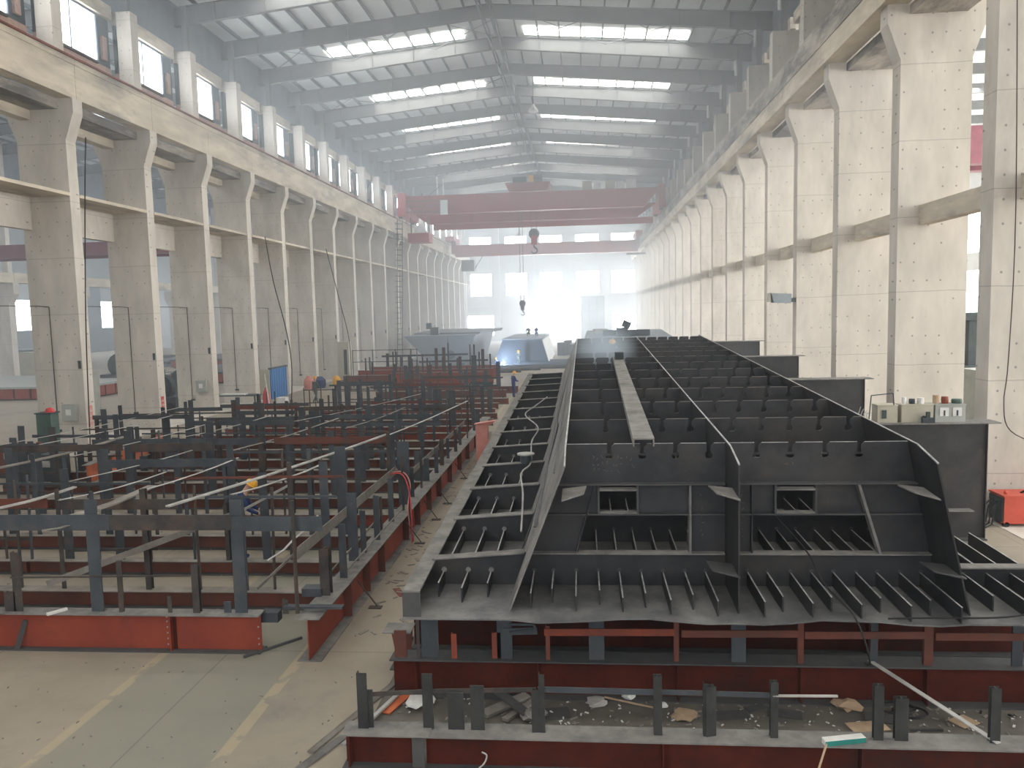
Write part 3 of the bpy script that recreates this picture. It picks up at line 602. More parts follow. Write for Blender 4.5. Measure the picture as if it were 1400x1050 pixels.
# ------------------------------------------------------------ the big steel box segment
DZ = 0.027
def ZD(y): return 1.5+DZ*(y-11.51)
XCf = lambda y: 2.08+.018*(y-11.51)       # centre web
XLf = lambda y: -.25+.003*(y-11.51)       # top of left web
XRf = lambda y: 4.62+.032*(y-11.51)       # top of right web
XLb, XRb_ = -1.05, 5.07
YF, YB = 10.2, 37.2
def big_block():
    t = thing('steel_box_segment', (2.0, 10.3, ZD(10.2)), 'huge dark steel box girder segment lying open on jigs at right', 'steel box')
    TH = .022
    # deck plate, wavy front edge
    n = 24
    x0, x1 = -2.5, 6.42
    rnd = random.Random(3)
    vb = []; vt = []
    for i in range(n+1):
        x = x0+(x1-x0)*i/n; w = .03*math.sin(i*.9)+.015*rnd.uniform(-1, 1) if 4 < i < 20 else 0
        vb.append((x, 10.24, ZD(10.24)-TH+w)); vt.append((x, 10.24, ZD(10.24)+w))
    mb = MB(); rows = [(vb, vt)]
    for y in (10.7, 11.4, YB):
        rows.append(([(x0+(x1-x0)*i/n, y, ZD(y)-TH) for i in range(n+1)], [(x0+(x1-x0)*i/n, y, ZD(y)) for i in range(n+1)]))
        if y == 11.4:
            xe_ = lambda yy: 5.15+TAPER*(yy-11.5)
            MB().hexa([(5.2, 11.41, ZD(11.41)-TH), (6.42, 11.41, ZD(11.41)-TH), (6.42, 13.5, ZD(13.5)-TH), (5.25, 13.5, ZD(13.5)-TH)], [(5.2, 11.41, ZD(11.41)), (6.42, 11.41, ZD(11.41)), (6.42, 13.5, ZD(13.5)), (5.25, 13.5, ZD(13.5))]).build('wing_plate', DECK, t)
            rows.append(([(x0+(xe_(y)-x0)*i/n, y+.001, ZD(y)-TH) for i in range(n+1)], [(x0+(xe_(y)-x0)*i/n, y+.001, ZD(y)) for i in range(n+1)]))
    rows[-1] = ([(x0+(xe_(YB)-x0)*i/n, YB, ZD(YB)-TH) for i in range(n+1)], [(x0+(xe_(YB)-x0)*i/n, YB, ZD(YB)) for i in range(n+1)])
    vs = []; fs = []
    for b, tt in rows: vs += b+tt
    m = n+1
    for r in range(len(rows)-1):
        for i in range(n):
            a = r*2*m+i; c = (r+1)*2*m+i
            fs.append((a, a+1, c+1, c)); fs.append((a+m, c+m, c+m+1, a+m+1))
    for i in range(n): fs.append((i, i+1, i+1+m, i+m)); e = (len(rows)-1)*2*m; fs.append((e+i, e+i+m, e+i+m+1, e+i+1))
    for r in range(len(rows)-1):
        a = r*2*m; c = (r+1)*2*m; fs.append((a, c, c+m, a+m)); fs.append((a+n, a+n+m, c+n+m, c+n))
    mb.add(vs, fs); mb.build('deck_plate', DECK, t)
    # outer edge web and flange, left
    for k in range(6):
        a = 10.3+k*4.45; b = a+4.44
        MB().hexa([(-2.5, a, ZD(a)), (-2.478, a, ZD(a)), (-2.478, b, ZD(b)), (-2.5, b, ZD(b))], [(-2.5, a, ZD(a)+.34), (-2.478, a, ZD(a)+.34), (-2.478, b, ZD(b)+.34+.04), (-2.5, b, ZD(b)+.34+.04)]).build('edge_web', MILL_D, t)
        MB().hexa([(-2.5, a, ZD(a)+.34+.006*(a-10.3)), (-2.26, a, ZD(a)+.34+.006*(a-10.3)), (-2.26, b, ZD(b)+.34+.006*(b-10.3)), (-2.5, b, ZD(b)+.34+.006*(b-10.3))],
                  [(-2.5, a, ZD(a)+.365+.006*(a-10.3)), (-2.26, a, ZD(a)+.365+.006*(a-10.3)), (-2.26, b, ZD(b)+.365+.006*(b-10.3)), (-2.5, b, ZD(b)+.365+.006*(b-10.3))]).build('edge_flange', FLANGE, t)
    MB().box(-2.5, -2.25, 10.28, 10.3, ZD(10.3), ZD(10.3)+.34).build('end_plate', MILL_D, t)
    # webs
    h = 2.15
    def web(name, xb, xt, m, cut=.0):
        ys = [10.5, 10.52, 11.2, 16, 22, 28, 33, YB]
        mb = MB(); vs = []; fs = []
        for i, y in enumerate(ys):
            zt = ZD(y)+h; zt = ZD(10.5)+2.02 if i == 0 else zt
            if i == 1: zt = ZD(y)+2.03
            xx = xt(y); xbb = xb(y)
            vs += [(xbb-TH/2, y, ZD(y)), (xbb+TH/2, y, ZD(y)), (xx+TH/2, y, zt), (xx-TH/2, y, zt)]
        for i in range(len(ys)-1):
            a = 4*i; c = a+4
            for j in range(4): fs.append((a+j, a+(j+1) % 4, c+(j+1) % 4, c+j))
        fs += [(0, 1, 2, 3), tuple(4*(len(ys)-1)+j for j in (3, 2, 1, 0))]
        return mb.add(vs, fs).build(name, m, t)
    wl = web('inclined_web', lambda y: XLb, XLf, FLANGE); wc = web('centre_web', lambda y: XCf(y), XCf, MILL); wr = web('inclined_web', lambda y: XRb_+.03*(y-11.5), XRf, MILL)  # left web gets the paler steel to paint in light from above
    # burnt bright edge along web tops
    for w, X in ((wl, XLf), (wc, XCf), (wr, XRf)):
        MB().hexa([(X(10.52)-.012, 10.5, ZD(10.5)+2.03), (X(10.52)+.012, 10.5, ZD(10.5)+2.03), (X(11.2)+.012, 11.2, ZD(11.2)+h), (X(11.2)-.012, 11.2, ZD(11.2)+h)],
                  [(X(10.52)-.012, 10.5, ZD(10.5)+2.045), (X(10.52)+.012, 10.5, ZD(10.5)+2.045), (X(11.2)+.012, 11.2, ZD(11.2)+h+.012), (X(11.2)-.012, 11.2, ZD(11.2)+h+.012)]).build('cut_edge', EDGE, w)
        MB().hexa([(X(11.2)-.012, 11.2, ZD(11.2)+h), (X(11.2)+.012, 11.2, ZD(11.2)+h), (X(YB)+.012, YB, ZD(YB)+h), (X(YB)-.012, YB, ZD(YB)+h)],
                  [(X(11.2)-.012, 11.2, ZD(11.2)+h+.012), (X(11.2)+.012, 11.2, ZD(11.2)+h+.012), (X(YB)+.012, YB, ZD(YB)+h+.012), (X(YB)-.012, YB, ZD(YB)+h+.012)]).build('cut_edge', EDGE, w)
    # longitudinal stiffener bars along the outside of the left web
    for f0, f1, ww in ((.50, .56, .09), (.86, .88, .05)):
        def pt(y, f): return Vector((XLb+(XLf(y)-XLb)*f-.05, y, ZD(y)+h*f))
        MB().beam(pt(10.9, f0), pt(36.8, f1), ww*.45, .012).build('web_stiffener', MILL, wl)
    # plate stubs at the front ends of the webs
    for (x, s) in ((-.3, 1), (XCf(10.6), -1), (4.6, -1)):
        z = ZD(10.6)+1.62
        MB().hexa([(x, 10.42, z-.06), (x+s*.3, 10.5, z+.02), (x+s*.34, 10.95, z+.02), (x, 10.95, z-.02)], [(x, 10.42, z-.04), (x+s*.3, 10.5, z+.04), (x+s*.34, 10.95, z+.04), (x, 10.95, z)]).build('gusset', FLANGE, t)
    for (x, s) in ((XCf(10.6), -1), (4.95, -1)):
        z = ZD(10.6)+.55
        MB().hexa([(x, 10.42, z-.04), (x+s*.34, 10.6, z), (x+s*.36, 11.0, z), (x, 11.0, z-.04)], [(x, 10.42, z-.02), (x+s*.34, 10.6, z+.02), (x+s*.36, 11.0, z+.02), (x, 11.0, z-.02)]).build('gusset', MILL_D, t)
    # flat-bar stiffeners on the deck: each runs the whole length
    xs = [(-2.13, 11.0), (-1.76, 10.8), (-1.41, 11.0)]
    X = [(-.76, 10.62), (-.47, 10.8), (-.13, 10.53), (.2, 10.76), (.51, 10.49), (.83, 10.66), (1.15, 10.43), (1.47, 10.62), (1.77, 10.4), (2.38, 10.39), (2.66, 10.57), (2.99, 10.35), (3.29, 10.56), (3.6, 10.32), (3.92, 10.55), (4.21, 10.29), (4.53, 10.49), (4.82, 10.25)]
    R = [(5.4, 10.65), (5.72, 10.45), (6.05, 10.65), (6.37, 10.4)]
    hs = .21
    for x, y in xs+X+R:
        mb = MB(); y2 = YB-.3 if x < 5.2 else 13.4
        mb.hexa([(x-.009, y, ZD(y)), (x+.009, y, ZD(y)), (x+.009, y2, ZD(y2)), (x-.009, y2, ZD(y2))], [(x-.009, y+.0, ZD(y)+hs), (x+.009, y, ZD(y)+hs), (x+.009, y2, ZD(y2)+hs), (x-.009, y2, ZD(y2)+hs)])
        s = mb.build('stiffener', MILL, t)
        MB().hexa([(x-.01, y, ZD(y)+hs), (x+.01, y, ZD(y)+hs), (x+.01, y2, ZD(y2)+hs), (x-.01, y2, ZD(y2)+hs)], [(x-.01, y, ZD(y)+hs+.006), (x+.01, y, ZD(y)+hs+.006), (x+.01, y2, ZD(y2)+hs+.006), (x-.01, y2, ZD(y2)+hs+.006)]).build('cut_edge', EDGE, s)
    allx = xs+X+R
    # transverse frames
    rn = random.Random(11)
    def plate(poly, y, th=.016): return MB().prism([(x, y, z) for x, z in poly], (0, th, 0))
    for k in range(13):
        y = 11.51+2.05*k; z = ZD(y)
        if y > YB-.2: break
        # left wing frame
        hl = .40+.006*(y-11.5); hr = .5+.004*(y-11.5)
        w = plate([(-2.48, z), (-1.05, z), (-.87, z+hr), (-2.3, z+hl)], y).build('wing_frame', MILL, t)
        MB().hexa([(-2.28, y-.1, z+hl), (-.9, y-.1, z+hr), (-.9, y+.1, z+hr), (-2.28, y+.1, z+hl)], [(-2.28, y-.1, z+hl+.02), (-.9, y-.1, z+hr+.02), (-.9, y+.1, z+hr+.02), (-2.28, y+.1, z+hl+.02)]).build('frame_flange', FLANGE, w)
        hb = MB()
        for (x, yy) in xs: hb.lathe((x, y-.02, z+hs+.02), [(.042, 0), (.042, .018)], 8, 'y')
        hb.build('cope_hole', FLANGE, w)['kind'] = 'stuff'
        # right wing frame
        xrb = XRb_+.03*(y-11.5)
        if k == 0:
            w = plate([(xrb, z), (6.42, z), (6.42, z+.3), (xrb-.06, z+.3)], y).build('wing_frame', MILL, t)
            MB().box(xrb-.0, 6.45, y-.1, y+.1, z+.3, z+.32).build('frame_flange', FLANGE, w)
        # two frames inside, one each side of the centre web
        for side in (0, 1):
            if side == 0: bx0, bx1 = XLb+.02, XCf(y)-.02; tx0, tx1 = XLf(y)+.02, XCf(y)-.02
            else: bx0, bx1 = XCf(y)+.02, xrb-.02; tx0, tx1 = XCf(y)+.02, XRf(y)-.02
            def xe(f, zz):   # x of left/right side at height fraction
                q = zz/h; return (bx0+(tx0-bx0)*q, bx1+(tx1-bx1)*q)
            a0, b0 = xe(0, 0); a1, b1 = xe(0, .5)
            fr = plate([(a0, z), (b0, z), (b1, z+.5), (a1, z+.5)], y).build('frame_plate', MILL, t)
            MB().box(a1+.02, b1-.02, y-.12, y+.06, z+.5, z+.52).build('frame_flange', FLANGE, fr, 'dusty pale flange')
            hb = MB()
            for (x, yy) in X:
                if a0 < x < b0: hb.lathe((x, y-.015, z+hs+.02), [(.03, 0), (.03, .012)], 8, 'y')
            hb.build('cope_hole', MILL_D, fr)['kind'] = 'stuff'
            zt = h if k != 0 else h-.02
            zl = 1.56
            aT, bT = xe(0, zt); aL, bL = xe(0, zl)
            # slotted top plate
            ns = 5
            span = bT-aT
            step = .48
            first = aT+.62 if side == 0 else aT+.4
            poly = [(aL, z+zl), (bL, z+zl), (bT, z+zt)]
            sl = []
            x = first
            while x < bT-.2: sl.append(x); x += step
            for x in sl[::-1]:
                poly += [(x+.075, z+zt), (x+.03, z+zt-.04), (x+.026, z+zt-.12), (x+.055, z+zt-.15), (x+.055, z+zt-.2), (x+.025, z+zt-.225), (x-.025, z+zt-.225), (x-.055, z+zt-.2), (x-.055, z+zt-.15), (x-.026, z+zt-.12), (x-.03, z+zt)]
            poly += [(aT, z+zt)]
            tp = plate(poly, y).build('top_plate', MILL, fr)
            MB().box(aL+.02, bL-.02, y-.14, y+.02, z+zl-.02, z+zl).build('ledge', MILL_D, fr)
            eb = MB(); ex = [aT]+[v for xx in sl for v in (xx-.03, xx+.075)]+[bT]
            for e0, e1 in zip(ex[::2], ex[1::2]): eb.box(e0, e1, y+.001, y+.015, z+zt, z+zt+.007)
            eb.build('cut_edge', EDGE if k == 0 else BARW, fr)['kind'] = 'stuff'
            if k == 0:
                ch = MB(); rc = random.Random(5+side)
                spots = [(.15+i*.07, z+zl+.18+.09*j) for j in range(3) for i in range(9 if j else 6)] if side == 0 else [(2.9+i*.06, z+zl+.25) for i in range(3)]
                for (cx, cz) in spots:
                    p0 = Vector((cx, y-.004, cz))
                    for _ in range(2):
                        p1 = p0+Vector((rc.uniform(-.025, .03), 0, rc.uniform(-.03, .03))); ch.beam(p0, p1, .003, .004, (0, 1, 0)); p0 = p1
                for j in range(7):
                    p0 = Vector((1.72 if side == 0 else 2.3, y-.005, z+.75+.1*j)); p1 = p0+Vector((rc.uniform(-.03, .04), 0, rc.uniform(-.03, .04))); ch.beam(p0, p1, .003, .005, (0, 1, 0))
                ch.build('chalk_mark', BARW, tp)['kind'] = 'stuff'
            # middle plate with manhole
            zm0, zm1 = 1.1, 1.54
            aM, bM = xe(0, 1.3); mid = (aM+bM)/2+(-.3 if side == 0 else -.75)
            if side == 1: mid = aM+.95
            else: mid = aM+1.05
            mh = .27
            aM0, bM0 = xe(0, zm0); aM1, bM1 = xe(0, zm1)
            mp = MB().prism([(aM0, y+.03, z+zm0), (mid-mh, y+.03, z+zm0), (mid-mh, y+.03, z+zm1), (aM1, y+.03, z+zm1)], (0, .016, 0))
            mp.prism([(mid+mh, y+.03, z+zm0), (bM0, y+.03, z+zm0), (bM1, y+.03, z+zm1), (mid+mh, y+.03, z+zm1)], (0, .016, 0))
            mp.build('manhole_plate', MILL, fr)
            for q0_, q1_ in ((zm1-.1, zm1-.07), (zm0, zm0+.02)): MB().box(mid-mh, mid+mh, y-.06, y+.06, z+q0_, z+q1_).build('manhole_rim', FLANGE, fr)
            for q0_ in (mid-mh-.03, mid+mh): MB().box(q0_, q0_+.03, y-.06, y+.05, z+zm0, z+zm1).build('manhole_side', MILL_D, fr)
            MB().box(aM0+.02, bM0-.02, y-.08, y+.06, z+zm0-.02, z+zm0).build('ledge', MILL_D, fr)
            # posts beside the opening: wide plate next to the centre web, slanted plate next to the outer web
            if side == 0:
                p = plate([(bx1-.5, z+.52), (bx1, z+.52), (bx1, z+zl-.02), (bx1-.5, z+zl-.02)], y+.01).build('post_plate', MILL, fr)
                MB().box(bx1-.53, bx1-.5, y-.1, y+.1, z+.52, z+zl-.02).build('post_flange', FLANGE, fr)
                q0, _ = xe(0, .52); q1, _ = xe(0, zl-.02)
                p = plate([(q0, z+.52), (q0+.7, z+.52), (q1+.62, z+zl-.02), (q1, z+zl-.02)], y+.01).build('post_plate', MILL, fr)
                MB().hexa([(q0+.7, y-.08, z+.52), (q0+.72, y-.08, z+.52), (q0+.72, y+.1, z+.52), (q0+.7, y+.1, z+.52)], [(q1+.62, y-.08, z+zl-.02), (q1+.64, y-.08, z+zl-.02), (q1+.64, y+.1, z+zl-.02), (q1+.62, y+.1, z+zl-.02)]).build('post_flange', MILL, fr)
            else:
                p = plate([(bx0, z+.52), (bx0+.32, z+.52), (bx0+.32, z+zl-.02), (bx0, z+zl-.02)], y+.01).build('post_plate', MILL, fr)
                MB().box(bx0+.32, bx0+.34, y-.08, y+.1, z+.52, z+zl-.02).build('post_flange', MILL, fr)
                _, q0 = xe(0, .52); _, q1 = xe(0, zl-.02)
                p = plate([(q0-.7, z+.52), (q0, z+.52), (q1, z+zl-.02), (q1-.8, z+zl-.02)], y+.01).build('post_plate', MILL, fr)
                MB().hexa([(q0-.74, y-.12, z+.52), (q0-.7, y-.12, z+.52), (q0-.7, y+.02, z+.52), (q0-.74, y+.02, z+.52)], [(q1-.84, y-.12, z+zl-.02), (q1-.8, y-.12, z+zl-.02), (q1-.8, y+.02, z+zl-.02), (q1-.84, y+.02, z+zl-.02)]).build('post_flange', FLANGE, fr)
    return t
big_block()
def channel():
    t = thing('steel_channel', (.85, 11.3, 3.68), 'long pale grey steel channel lying on top of the big box segment', 'channel')
    a = Vector((.86, 11.15, ZD(11.2)+2.27)); b = Vector((1.12, 24.6, ZD(24.6)+2.27))
    MB().beam(a, b, .3, .02).build('channel_web', FLANGE, t)
    MB().beam(a+Vector((-.14, 0, -.06)), b+Vector((-.14, 0, -.06)), .02, .1).build('channel_flange', FLANGE, t)
    MB().beam(a+Vector((.14, 0, -.06)), b+Vector((.14, 0, -.06)), .02, .1).build('channel_flange', FLANGE, t)
    MB().box(1.0, 1.25, 23.6, 24.0, ZD(24)+2.28, ZD(24)+2.48).build('end_block', DARKM, t)
channel()
def cable_coil():
    t = thing('lamp_can', (-1.3, 17.6, ZD(17.66)+.5), 'small round tin can standing on a wing frame of the big segment', 'can')
    x, y, z = -1.3, 17.66, ZD(17.66)+.49
    MB().lathe((x, y, z), [(.13, 0), (.13, .2)], 14).build('can_body', DARKM, t)
    MB().lathe((x, y, z+.2), [(.2, 0), (.2, .03), (.14, .035)], 16).build('brim', BARL, t)
cable_coil()
tube_obj('air_hose', [(-1.05, 12.8, 1.95), (-1.1, 14.0, 2.3), (-1.25, 15.6, 2.35), (-1.18, 17.5, 2.2), (-1.3, 19.8, 2.3), (-1.25, 21.9, 2.35), (-1.75, 23.9, 2.45), (-1.55, 25.6, 2.5), (-1.2, 27.0, 2.65)], .018, BARL, 'pale air hose winding over the left wing frames of the big segment', 'hose')
tube_obj('welding_cable', [(-.35, 33, 3.6), (-.45, 26, 3.45), (-.62, 20, 2.9), (-.55, 17, 3.05), (-.75, 14.5, 2.4), (-.95, 12.4, 1.9), (-1.2, 11.8, 1.62), (-1.9, 11.7, 1.6)], .016, BLACK, 'thin black welding cable lying along the slanted web of the big segment', 'cable')
tube_obj('welding_cable', [(3.0, 13.2, 2.3), (3.15, 11.4, 2.12), (3.3, 10.9, 1.75), (3.5, 10.25, 1.52), (3.65, 10.15, 1.0), (3.85, 10.9, .62)], .012, BLACK, 'black wire hanging over the front of the right cell of the big segment', 'cable')
tube_obj('welding_cable', [(6.9, 10.9, 1.75), (6.0, 10.5, 1.6), (5.4, 10.3, 1.54), (4.4, 10.27, 1.53), (3.9, 10.23, 1.53)], .012, BLACK, 'black wire curving along the front edge of the right wing plate', 'cable')

# cross girders with broad flanges standing by the right columns
ORD = ['nearest', 'second', 'third', 'fourth', 'farthest']
for i, (y, zt) in enumerate(((19.0, 2.78), (27.0, 3.12), (35.0, 3.42), (42.5, 3.78))):
    xr = 9.38; xl = 5.95+.03*(y-19)
    t = thing('steel_cross_girder', (7.5, y, 0), '%s tall dark steel cross girder with a broad flange beside the right columns' % ('nearest', 'second nearest', 'third nearest', 'farthest')[i], 'girder', 'cross girders by the right columns')
    MB().box(xl, xr, y, y+.03, .05, zt-.03).build('web', MILL, t)
    MB().box(xl-.3, xr+.28, y-.06, y+.55, zt-.03, zt).build('top_flange', FLANGE, t)
    MB().box(xr-.02, xr+.0, y-.05, y+.5, 0.03, zt-.03).build('end_plate', MILL, t)
    MB().box(xl, xr, y-.15, y+.45, 0, .04).build('bottom_flange', MILL_D, t)
    MB().box(xr-1.3, xr-.35, y-.25, y, .72, .745).build('ledge', FLANGE, t)

# control boxes and tins on the nearest cross girder
def control_boxes():
    zt = 2.78; y = 19.12
    specs = [(6.95, .46, CREAM, 'short cream wire feeder box at the left end of the boxes on the cross girder'), (7.5, .72, CREAM, 'cream control box in the middle on the nearest cross girder'), (8.26, .68, BEIGE, 'grey control box with two meters on the nearest cross girder')]
    for i, (x, w, m, lab) in enumerate(specs):
        t = thing('control_box', (x+w/2, y+.2, zt), lab, 'box')
        MB().box(x, x+w, y, y+.38, zt, zt+.4).build('case', m, t); MB().box(x-.01, x+w+.01, y-.01, y+.39, zt+.4, zt+.42).build('lid', m, t)
        if i == 2:
            for xx in (x+.1, x+.39): b = MB().box(xx, xx+.2, y-.015, y, zt+.14, zt+.34).build('meter', WHITE, t); MB().box(xx+.08, xx+.12, y-.02, y-.015, zt+.15, zt+.28).build('needle', DARKM, b)
        elif i == 1: MB().cyl((x+.5, y-.04, zt+.1), (x+.5, y, zt+.1), .06, 8).build('socket', DARKM, t)
        else: MB().box(x+.1, x+.2, y-.02, y, zt+.1, zt+.3).build('vent', DARKM, t)
    items = [(7.62, WHITE, .16, .1, 'dark tin on the left of the cream control box lid'), (7.8, DARKM, .12, .13, 'black bottle on the cream control box lid'), (8.0, WHITE, .14, .15, 'white carton on the cream control box lid'),
             (8.35, CARD, .2, .14, 'brown wire spool on the grey control box lid'), (8.55, ORANGE_K, .16, .15, 'rust red tin on the grey control box lid'), (8.82, GREENM, .1, .22, 'dark green drill on the grey control box lid')]
    for x, m, h, r, lab in items:
        o = MB().lathe((x, y+.19, zt+.42), [(r*.5, 0), (r*.55, h*.5), (r*.5, h)], 10).build('tin', m, origin=(x, y+.19, zt+.42)); tag(o, lab, 'tin')
    t = thing('portable_lamp', (8.0, y-.0, zt), 'small dark clamp standing in front of the cream control box', 'clamp')
    MB().box(7.93, 8.2, y-.14, y-.04, zt, zt+.12).build('base', DARKM, t); MB().box(8.02, 8.1, y-.12, y-.06, zt+.12, zt+.26).build('handle', DARKM, t)
    t = thing('wire_rack', (6.7, y, zt), 'thin wire rack with hanging cables left of the control boxes', 'rack')
    MB().tube([(6.75, y, zt), (6.8, y, zt+.65), (7.3, y, zt+.7), (7.32, y, zt+.42)], .015, 4).build('frame', DARKM, t)
    for j in range(4): MB().tube([(6.6+j*.07, y+.1, zt+.38-.05*j), (6.55+j*.06, y+.1, zt+.2), (6.62+j*.05, y+.1, zt)], .012, 4).build('cable', BARL, t)
control_boxes()
def welder():
    x, y = 10.3, 20.0
    x = 10.35
    t = thing('welding_machine', (x+.5, y, 0), 'red welding machine on the floor at the foot of the right columns', 'welding machine')
    MB().box(x-.02, x+1.3, y, y+.7, .09, .76).build('case', WELDR, t)
    MB().box(x-.05, x+1.32, y-.02, y+.72, .76, .8).build('lid', WELDR, t)
    MB().box(x-.06, x-.02, y+.04, y+.66, .12, .72).build('front_panel', DARKM, t)
    MB().box(x+.55, x+1.0, y-.012, y, .38, .52).build('nameplate', BLACK, t, 'black maker plate')
    for xx in (x+.05, x+1.1):
        MB().cyl((xx, y+.0, .07), (xx, y+.1, .07), .07, 10).build('wheel', BLACK, t)
    for xx in (x+.1, x+.8, x+1.1): MB().lathe((xx, y+.2, .8), [(.04, 0), (.05, .05), (.02, .09)], 8).build('lifting_eye', WELDR, t)
    MB().tube([(x+.5, y+.3, .8), (x+.6, y+.2, .9), (x+.9, y+.2, .9), (x+1.0, y+.35, .8)], .025, 5).build('handle', BLACK, t)
    for j in range(4): MB().tube([(x-.06, y+.12+.15*j, .6), (x-.2, y+.1+.15*j, .45), (x-.25, y+.1+.15*j, .05), (x-.5-.1*j, y-.1, .03)], .018, 5).build('cable', BLACK, t)
welder()

# ------------------------------------------------------------ girders and jigs
def girder_x(t, x0, x1, y, zt, mweb, mfl, fw=.32, stiff=(), z0=0.0, web_name='web'):
    MB().box(x0, x1, y-.008, y+.008, z0+.02, zt-.02).build(web_name, mweb, t)
    MB().box(x0-.02, x1+.02, y-fw/2, y+fw/2, zt-.02, zt).build('top_flange', mfl, t)
    MB().box(x0-.02, x1+.02, y-fw/2, y+fw/2, z0, z0+.02).build('bottom_flange', MILL_D, t)
    for x in stiff: MB().box(x-.01, x+.01, y-fw/2+.03, y+fw/2-.03, z0+.02, zt-.02).build('stiffener_plate', mweb, t)
def post(t, x, y, z0, z1, w=.2, d=.02, kind='plate', m=None, rotz=0, tilt=0):
    src = {'plate': PLATE_M, 'angle': ANGLE_M, 'h': HPOST_M, 'rod': ROD_M}[kind]
    return inst(src, t, (x, y, z0), (w, d, z1-z0), rotz, tilt, 'post' if kind != 'rod' else 'rod', m)
# right jig, nearest girder (in two lengths with a patch plate)
t = thing('jig_girder', (1.5, 9.2, 0), 'sooty red jig girder nearest the camera in front of the big segment', 'girder')
ZN = .46
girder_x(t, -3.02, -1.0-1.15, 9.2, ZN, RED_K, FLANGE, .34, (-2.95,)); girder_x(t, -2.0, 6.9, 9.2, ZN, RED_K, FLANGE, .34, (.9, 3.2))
MB().box(-2.2, -1.93, 9.0, 9.36, ZN+.001, ZN+.015).build('patch_plate', FLANGE, t); MB().box(-2.15, -2.0, 9.05, 9.07, .05, ZN).build('splice_plate', MILL_D, t)
for x, zt, w, kind, r in ((-2.79, 1.18, .13, 'angle', 0), (-2.74, .95, .15, 'plate', .05), (-1.97, 1.17, .13, 'plate', 0), (-1.62, .94, .2, 'plate', 0), (-1.35, 1.03, .17, 'plate', 0), (-.62, 1.0, .12, 'angle', .1), (-.55, 1.2, .07, 'angle', 0),
                          (.85, 1.2, .1, 'h', 0), (1.47, 1.08, .13, 'h', .3), (1.42, 1.12, .06, 'angle', 0), (2.22, 1.15, .09, 'h', 0), (3.42, 1.13, .11, 'h', 0), (3.68, .98, .15, 'h', 0), (4.73, 1.12, .11, 'h', 0), (5.6, 1.1, .11, 'h', 0)):
    post(t, x, 9.22, ZN, zt, w, .07 if kind != 'plate' else .02, kind, POST_K, r)
MB().beam((-2.7, 9.28, .86), (-1.97, 9.25, .93), .015, .055).beam((-1.97, 9.25, .93), (-.62, 9.26, .97), .015, .055).build('tie_bar', POST_B, t)
MB().beam((-.6, 9.25, .98), (.85, 9.25, .97), .02, .07).beam((.85, 9.25, .975), (2.2, 9.25, .96), .02, .06).build('tie_bar', POST, t)
MB().beam((2.2, 9.2, .98), (2.95, 9.2, .99), .03, .02).build('tie_bar', BARL, t)
# second
t = thing('jig_girder', (1.5, 11.1, 0), 'second red jig girder under the front edge of the big segment', 'girder')
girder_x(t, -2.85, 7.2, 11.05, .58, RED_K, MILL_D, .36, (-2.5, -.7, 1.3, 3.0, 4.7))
for x, z0, zt, w, m, kind in ((-2.72, .58, .98, .18, RED_D, 'plate'), (-2.45, .58, 1.45, .05, POST_B, 'angle'), (-2.28, .58, 1.46, .25, POST, 'plate'), (-1.92, .58, .95, .08, ORANGE_K, 'angle'), (-1.3, .58, .97, .13, ORANGE_K, 'plate'), (-1.18, .58, 1.46, .22, POST, 'plate'),
                     (-.55, .58, 1.08, .06, RED_D, 'angle'), (.15, .58, 1.46, .22, POST, 'plate'), (1.28, .58, 1.2, .07, RED_D, 'angle'), (2.15, .58, 1.46, .2, POST, 'plate'), (3.0, .58, 1.4, .08, RED_D, 'angle'), (4.0, .58, 1.46, .1, POST, 'plate'), (4.72, .58, 1.46, .12, RED_D, 'angle'), (5.9, .58, 1.46, .14, POST, 'plate')):
    post(t, x, 10.98, z0, min(zt, ZD(10.98)-.03), w, .03 if kind == 'plate' else .07, kind, m)
for a, b, m in ((-.6, 1.25, ORANGE_K), (1.35, 2.95, RED_D), (3.05, 4.65, RED_D), (4.8, 7.0, RED_D), (-1.2, -.7, POST)):
    MB().beam((a, 10.93, 1.0), (b, 10.93, 1.02), .02, .1).build('tie_bar', m, t)
MB().tube([(-1.1, 10.9, 1.12), (-.75, 10.9, 1.12), (-.72, 10.9, 1.06), (-1.1, 10.9, 1.0)], .02, 5).build('clamp', POST, t)
names = ['third', 'fourth', 'fifth', 'sixth', 'seventh', 'eighth', 'ninth', 'tenth']
for i, y in enumerate((12.7, 15.0, 18.5, 22.5, 27, 31.5, 35.5)):
    t = thing('jig_girder', (1.5, y, 0), '%s red jig girder counted from the front, hidden in shade under the big segment' % names[i], 'girder')
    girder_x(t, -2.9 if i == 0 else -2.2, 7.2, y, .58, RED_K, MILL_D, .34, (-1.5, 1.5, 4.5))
    for x in (-2.2, -1.5, -.4, .9, 2.1, 3.4, 5.0, 6.4): post(t, x, y, .58, ZD(y)-.03, .14, .03, 'plate', POST_B)
# short tapered stub and bracket at the left end
t = thing('girder_stub', (-3.0, 11.9, 0), 'short red girder stub with crumpled scrap at the left corner of the jig', 'girder')
MB().box(-3.2, -2.75, 11.75, 12.15, .6, .62).build('top_flange', FLANGE, t); MB().hexa([(-3.0, 11.9, .02), (-2.8, 11.9, .02), (-2.8, 11.93, .02), (-3.0, 11.93, .02)], [(-3.1, 11.9, .6), (-2.75, 11.9, .6), (-2.75, 11.93, .6), (-3.1, 11.93, .6)]).build('web', RED_D, t)
MB().box(-3.1, -2.75, 11.75, 12.15, 0, .02).build('bottom_flange', MILL_D, t)
MB().lathe((-3.0, 11.885, .42), [(.045, 0), (.045, .012)], 10, 'y').build('disc_mark', WHITE, t)

